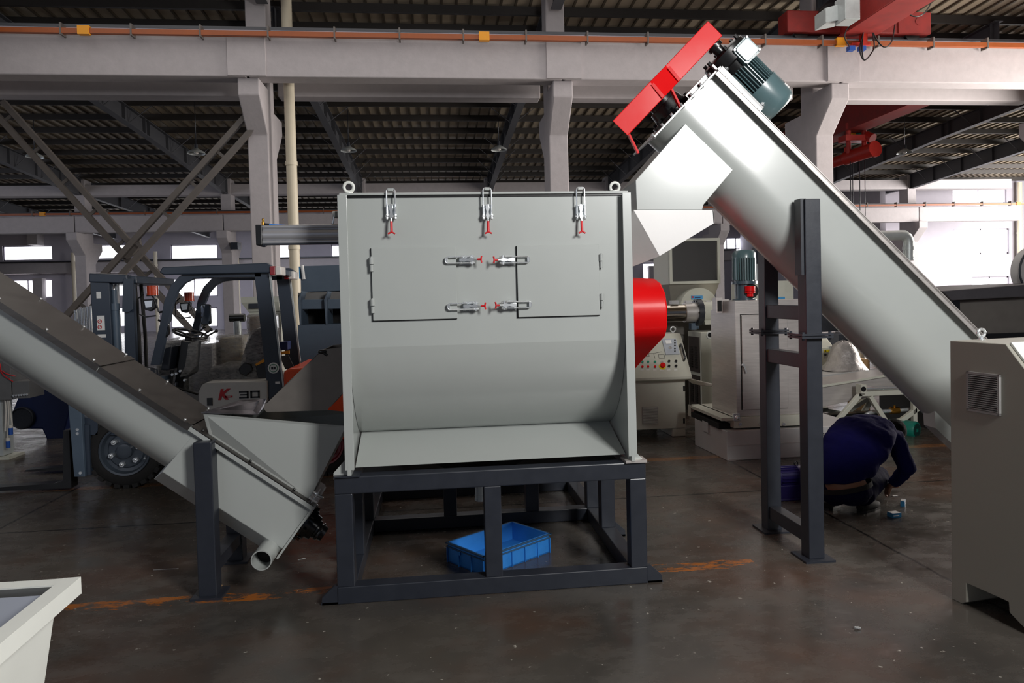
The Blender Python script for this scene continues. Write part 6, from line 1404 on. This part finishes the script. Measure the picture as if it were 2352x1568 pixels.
for a, b, c in ((hr_, kr, ar), (hl_, kl, al)):
    limb(tr_, [mixp(pel, a, .6), a+V((0, 0, -.01)), mixp(a, b, .4), b, mixp(b, c, .35), mixp(b, c, .7), mixp(b, c, .98)], [.11, .108, .1, .078, .074, .062, .058])
to = tr_.build('trousers', navy2, per); remesh(to, .012, 5)
dm_ = to.modifiers.new('folds', 'DISPLACE'); dm_.texture = tx; dm_.strength = .016; dm_.mid_level = .5
bl = MB(); bc = mixp(pel, wst, .16); ax_ = (wst-pel).normalized(); sv = (sd_-ax_*sd_.dot(ax_)).normalized(); fv = ax_.cross(sv); vs = []
for k in range(40):
    t = 2*math.pi*k/40; o_ = sv*math.cos(t)*.176+fv*math.sin(t)*.14
    for w_, r_ in ((-.018, 1), (.018, 1), (.018, 1.03), (-.018, 1.03)): vs.append(bc+o_*r_+ax_*w_)
bl.add(vs, [(k*4+j, ((k+1) % 40)*4+j, ((k+1) % 40)*4+(j+1) % 4, k*4+(j+1) % 4) for k in range(40) for j in range(4)]); bl.build('belt', shoem, per)
for c, d in ((ar, V((.85, .5, 0)).normalized()), (al, V((.7, .7, 0)).normalized())):
    c0 = V((c.x, c.y, 0)); s3 = V((-d.y, d.x, 0)); q = MB()
    ring_loft(q, [(c0-d*.075+V((0, 0, .035)), .026, .03, s3), (c0-d*.05+V((0, 0, .045)), .038, .046, s3), (c0+V((0, 0, .05)), .042, .052, s3), (c0+d*.07+V((0, 0, .038)), .046, .04, s3), (c0+d*.14+V((0, 0, .03)), .046, .031, s3), (c0+d*.185+V((0, 0, .024)), .026, .02, s3)], 18)
    so = q.build('shoe', shoem, per)
    q = MB(); pts_ = [c0+d*a+s3*b for a, b in ((-.08, -.02), (-.08, .02), (-.04, .036), (.07, .044), (.15, .044), (.185, .02), (.185, -.02), (.15, -.044), (.07, -.044), (-.04, -.036))]; q.prism(pts_, (0, 0, .018)); q.build('sole', black, so)
# things round the worker
mp = onfloor(1825, 1152); t = thing('gear_motor', (mp.x, mp.y+.1, 0), 'dark violet-blue gear motor standing on the floor behind the tall stand', 'motor')
pm = mat('violet_motor_paint', (34, 26, 84), .35, coat=.3, var=.1)
zc_ = at(1825, 1102, mp.y).z
q = MB(); q.lathe((mp.x-.13, mp.y+.12, zc_), (1, 0, 0), [(0, 0), (0, .07), (.01, .085), (.05, .085), (.055, .075), (.2, .075), (.205, .085), (.27, .085), (.28, 0)], 30); mb_ = q.build('motor_body', pm, t)
q = MB()
for i in range(20): tt = 2*math.pi*i/20; q.bar((mp.x-.07, mp.y+.12+.078*math.cos(tt), zc_+.078*math.sin(tt)), (mp.x+.07, mp.y+.12+.078*math.cos(tt), zc_+.078*math.sin(tt)), .005, .012, (0, math.cos(tt), math.sin(tt)))
q.build('cooling_fins', pm, mb_)
q = MB(); q.box(mp.x-.1, mp.x+.14, mp.y+.04, mp.y+.2, 0, zc_-.05); q.box(mp.x-.13, mp.x+.17, mp.y+.02, mp.y+.22, 0, .02); q.build('gear_case', pm, t, bev=.01)
q = MB(); q.ring((mp.x+.08, mp.y+.12, zc_+.1), (0, 1, 0), .015, .005, 16, 8); q.build('lifting_eye', black, t)
for i, (cx_, cy_, L_, W2, Hh, ang, lb) in enumerate(((2074, 1160, .075, .03, .04, .9, 'small light blue carton standing slightly turned, nearer the worker hands'), (2054, 1186, .075, .055, .032, .12, 'small light blue carton lying flat on the floor, closest to the camera'))):
    p = onfloor(cx_, cy_); X2 = M.Translation((p.x, p.y, 0)) @ M.Rotation(ang, 4, 'Z')
    t = thing('small_carton', (p.x, p.y, 0), lb, 'box', 'small blue cartons')
    q = MB(X2); q.box(-L_/2, L_/2, -W2/2, W2/2, 0, Hh); b_ = q.build('carton_shell', mat('carton_blue', (44, 116, 160), .4, var=.03), t, bev=.001)
    q = MB(X2); q.box(-L_/2+.004, L_/2-.004, -W2/2+.003, W2/2-.003, Hh, Hh+.0012); q.box(-L_/2+.008, L_/2-.02, -W2/2-.001, -W2/2, Hh*.35, Hh*.6); q.build('printed_band', paperw, b_)
p = onfloor(2056, 1139); solo('paper_scrap', MB().box(p.x-.02, p.x+.02, p.y-.01, p.y+.01, 0, .004), paperw, 'tiny white paper scrap on the floor in front of the worker', 'litter')
t = thing('steel_bracket', (onfloor(1897, 1065).x, 5.6, 0), 'small shiny steel bracket standing on the floor beside the tall stand leg', 'bracket')
q = MB(); a = onfloor(1896, 1060); q.box(a.x-.06, a.x+.0, a.y, a.y+.1, 0, at(1890, 996, a.y).z); q.box(a.x-.06, a.x+.015, a.y-.01, a.y+.11, at(1890, 996, a.y).z-.01, at(1890, 996, a.y).z); q.build('bracket_body', chrome, t)
q = MB(); c_ = at(1898, 1045, 5.5); q.ball((c_.x, 5.5, .0+.2), .12, 16, (.9, .8, 1.0)); q.cyl((c_.x, 5.5, 0), (c_.x, 5.5, .15), .1, n=20)
solo('black_bucket', q, black, 'black rounded tool bag standing left of the worker beside the stand leg', 'bag')
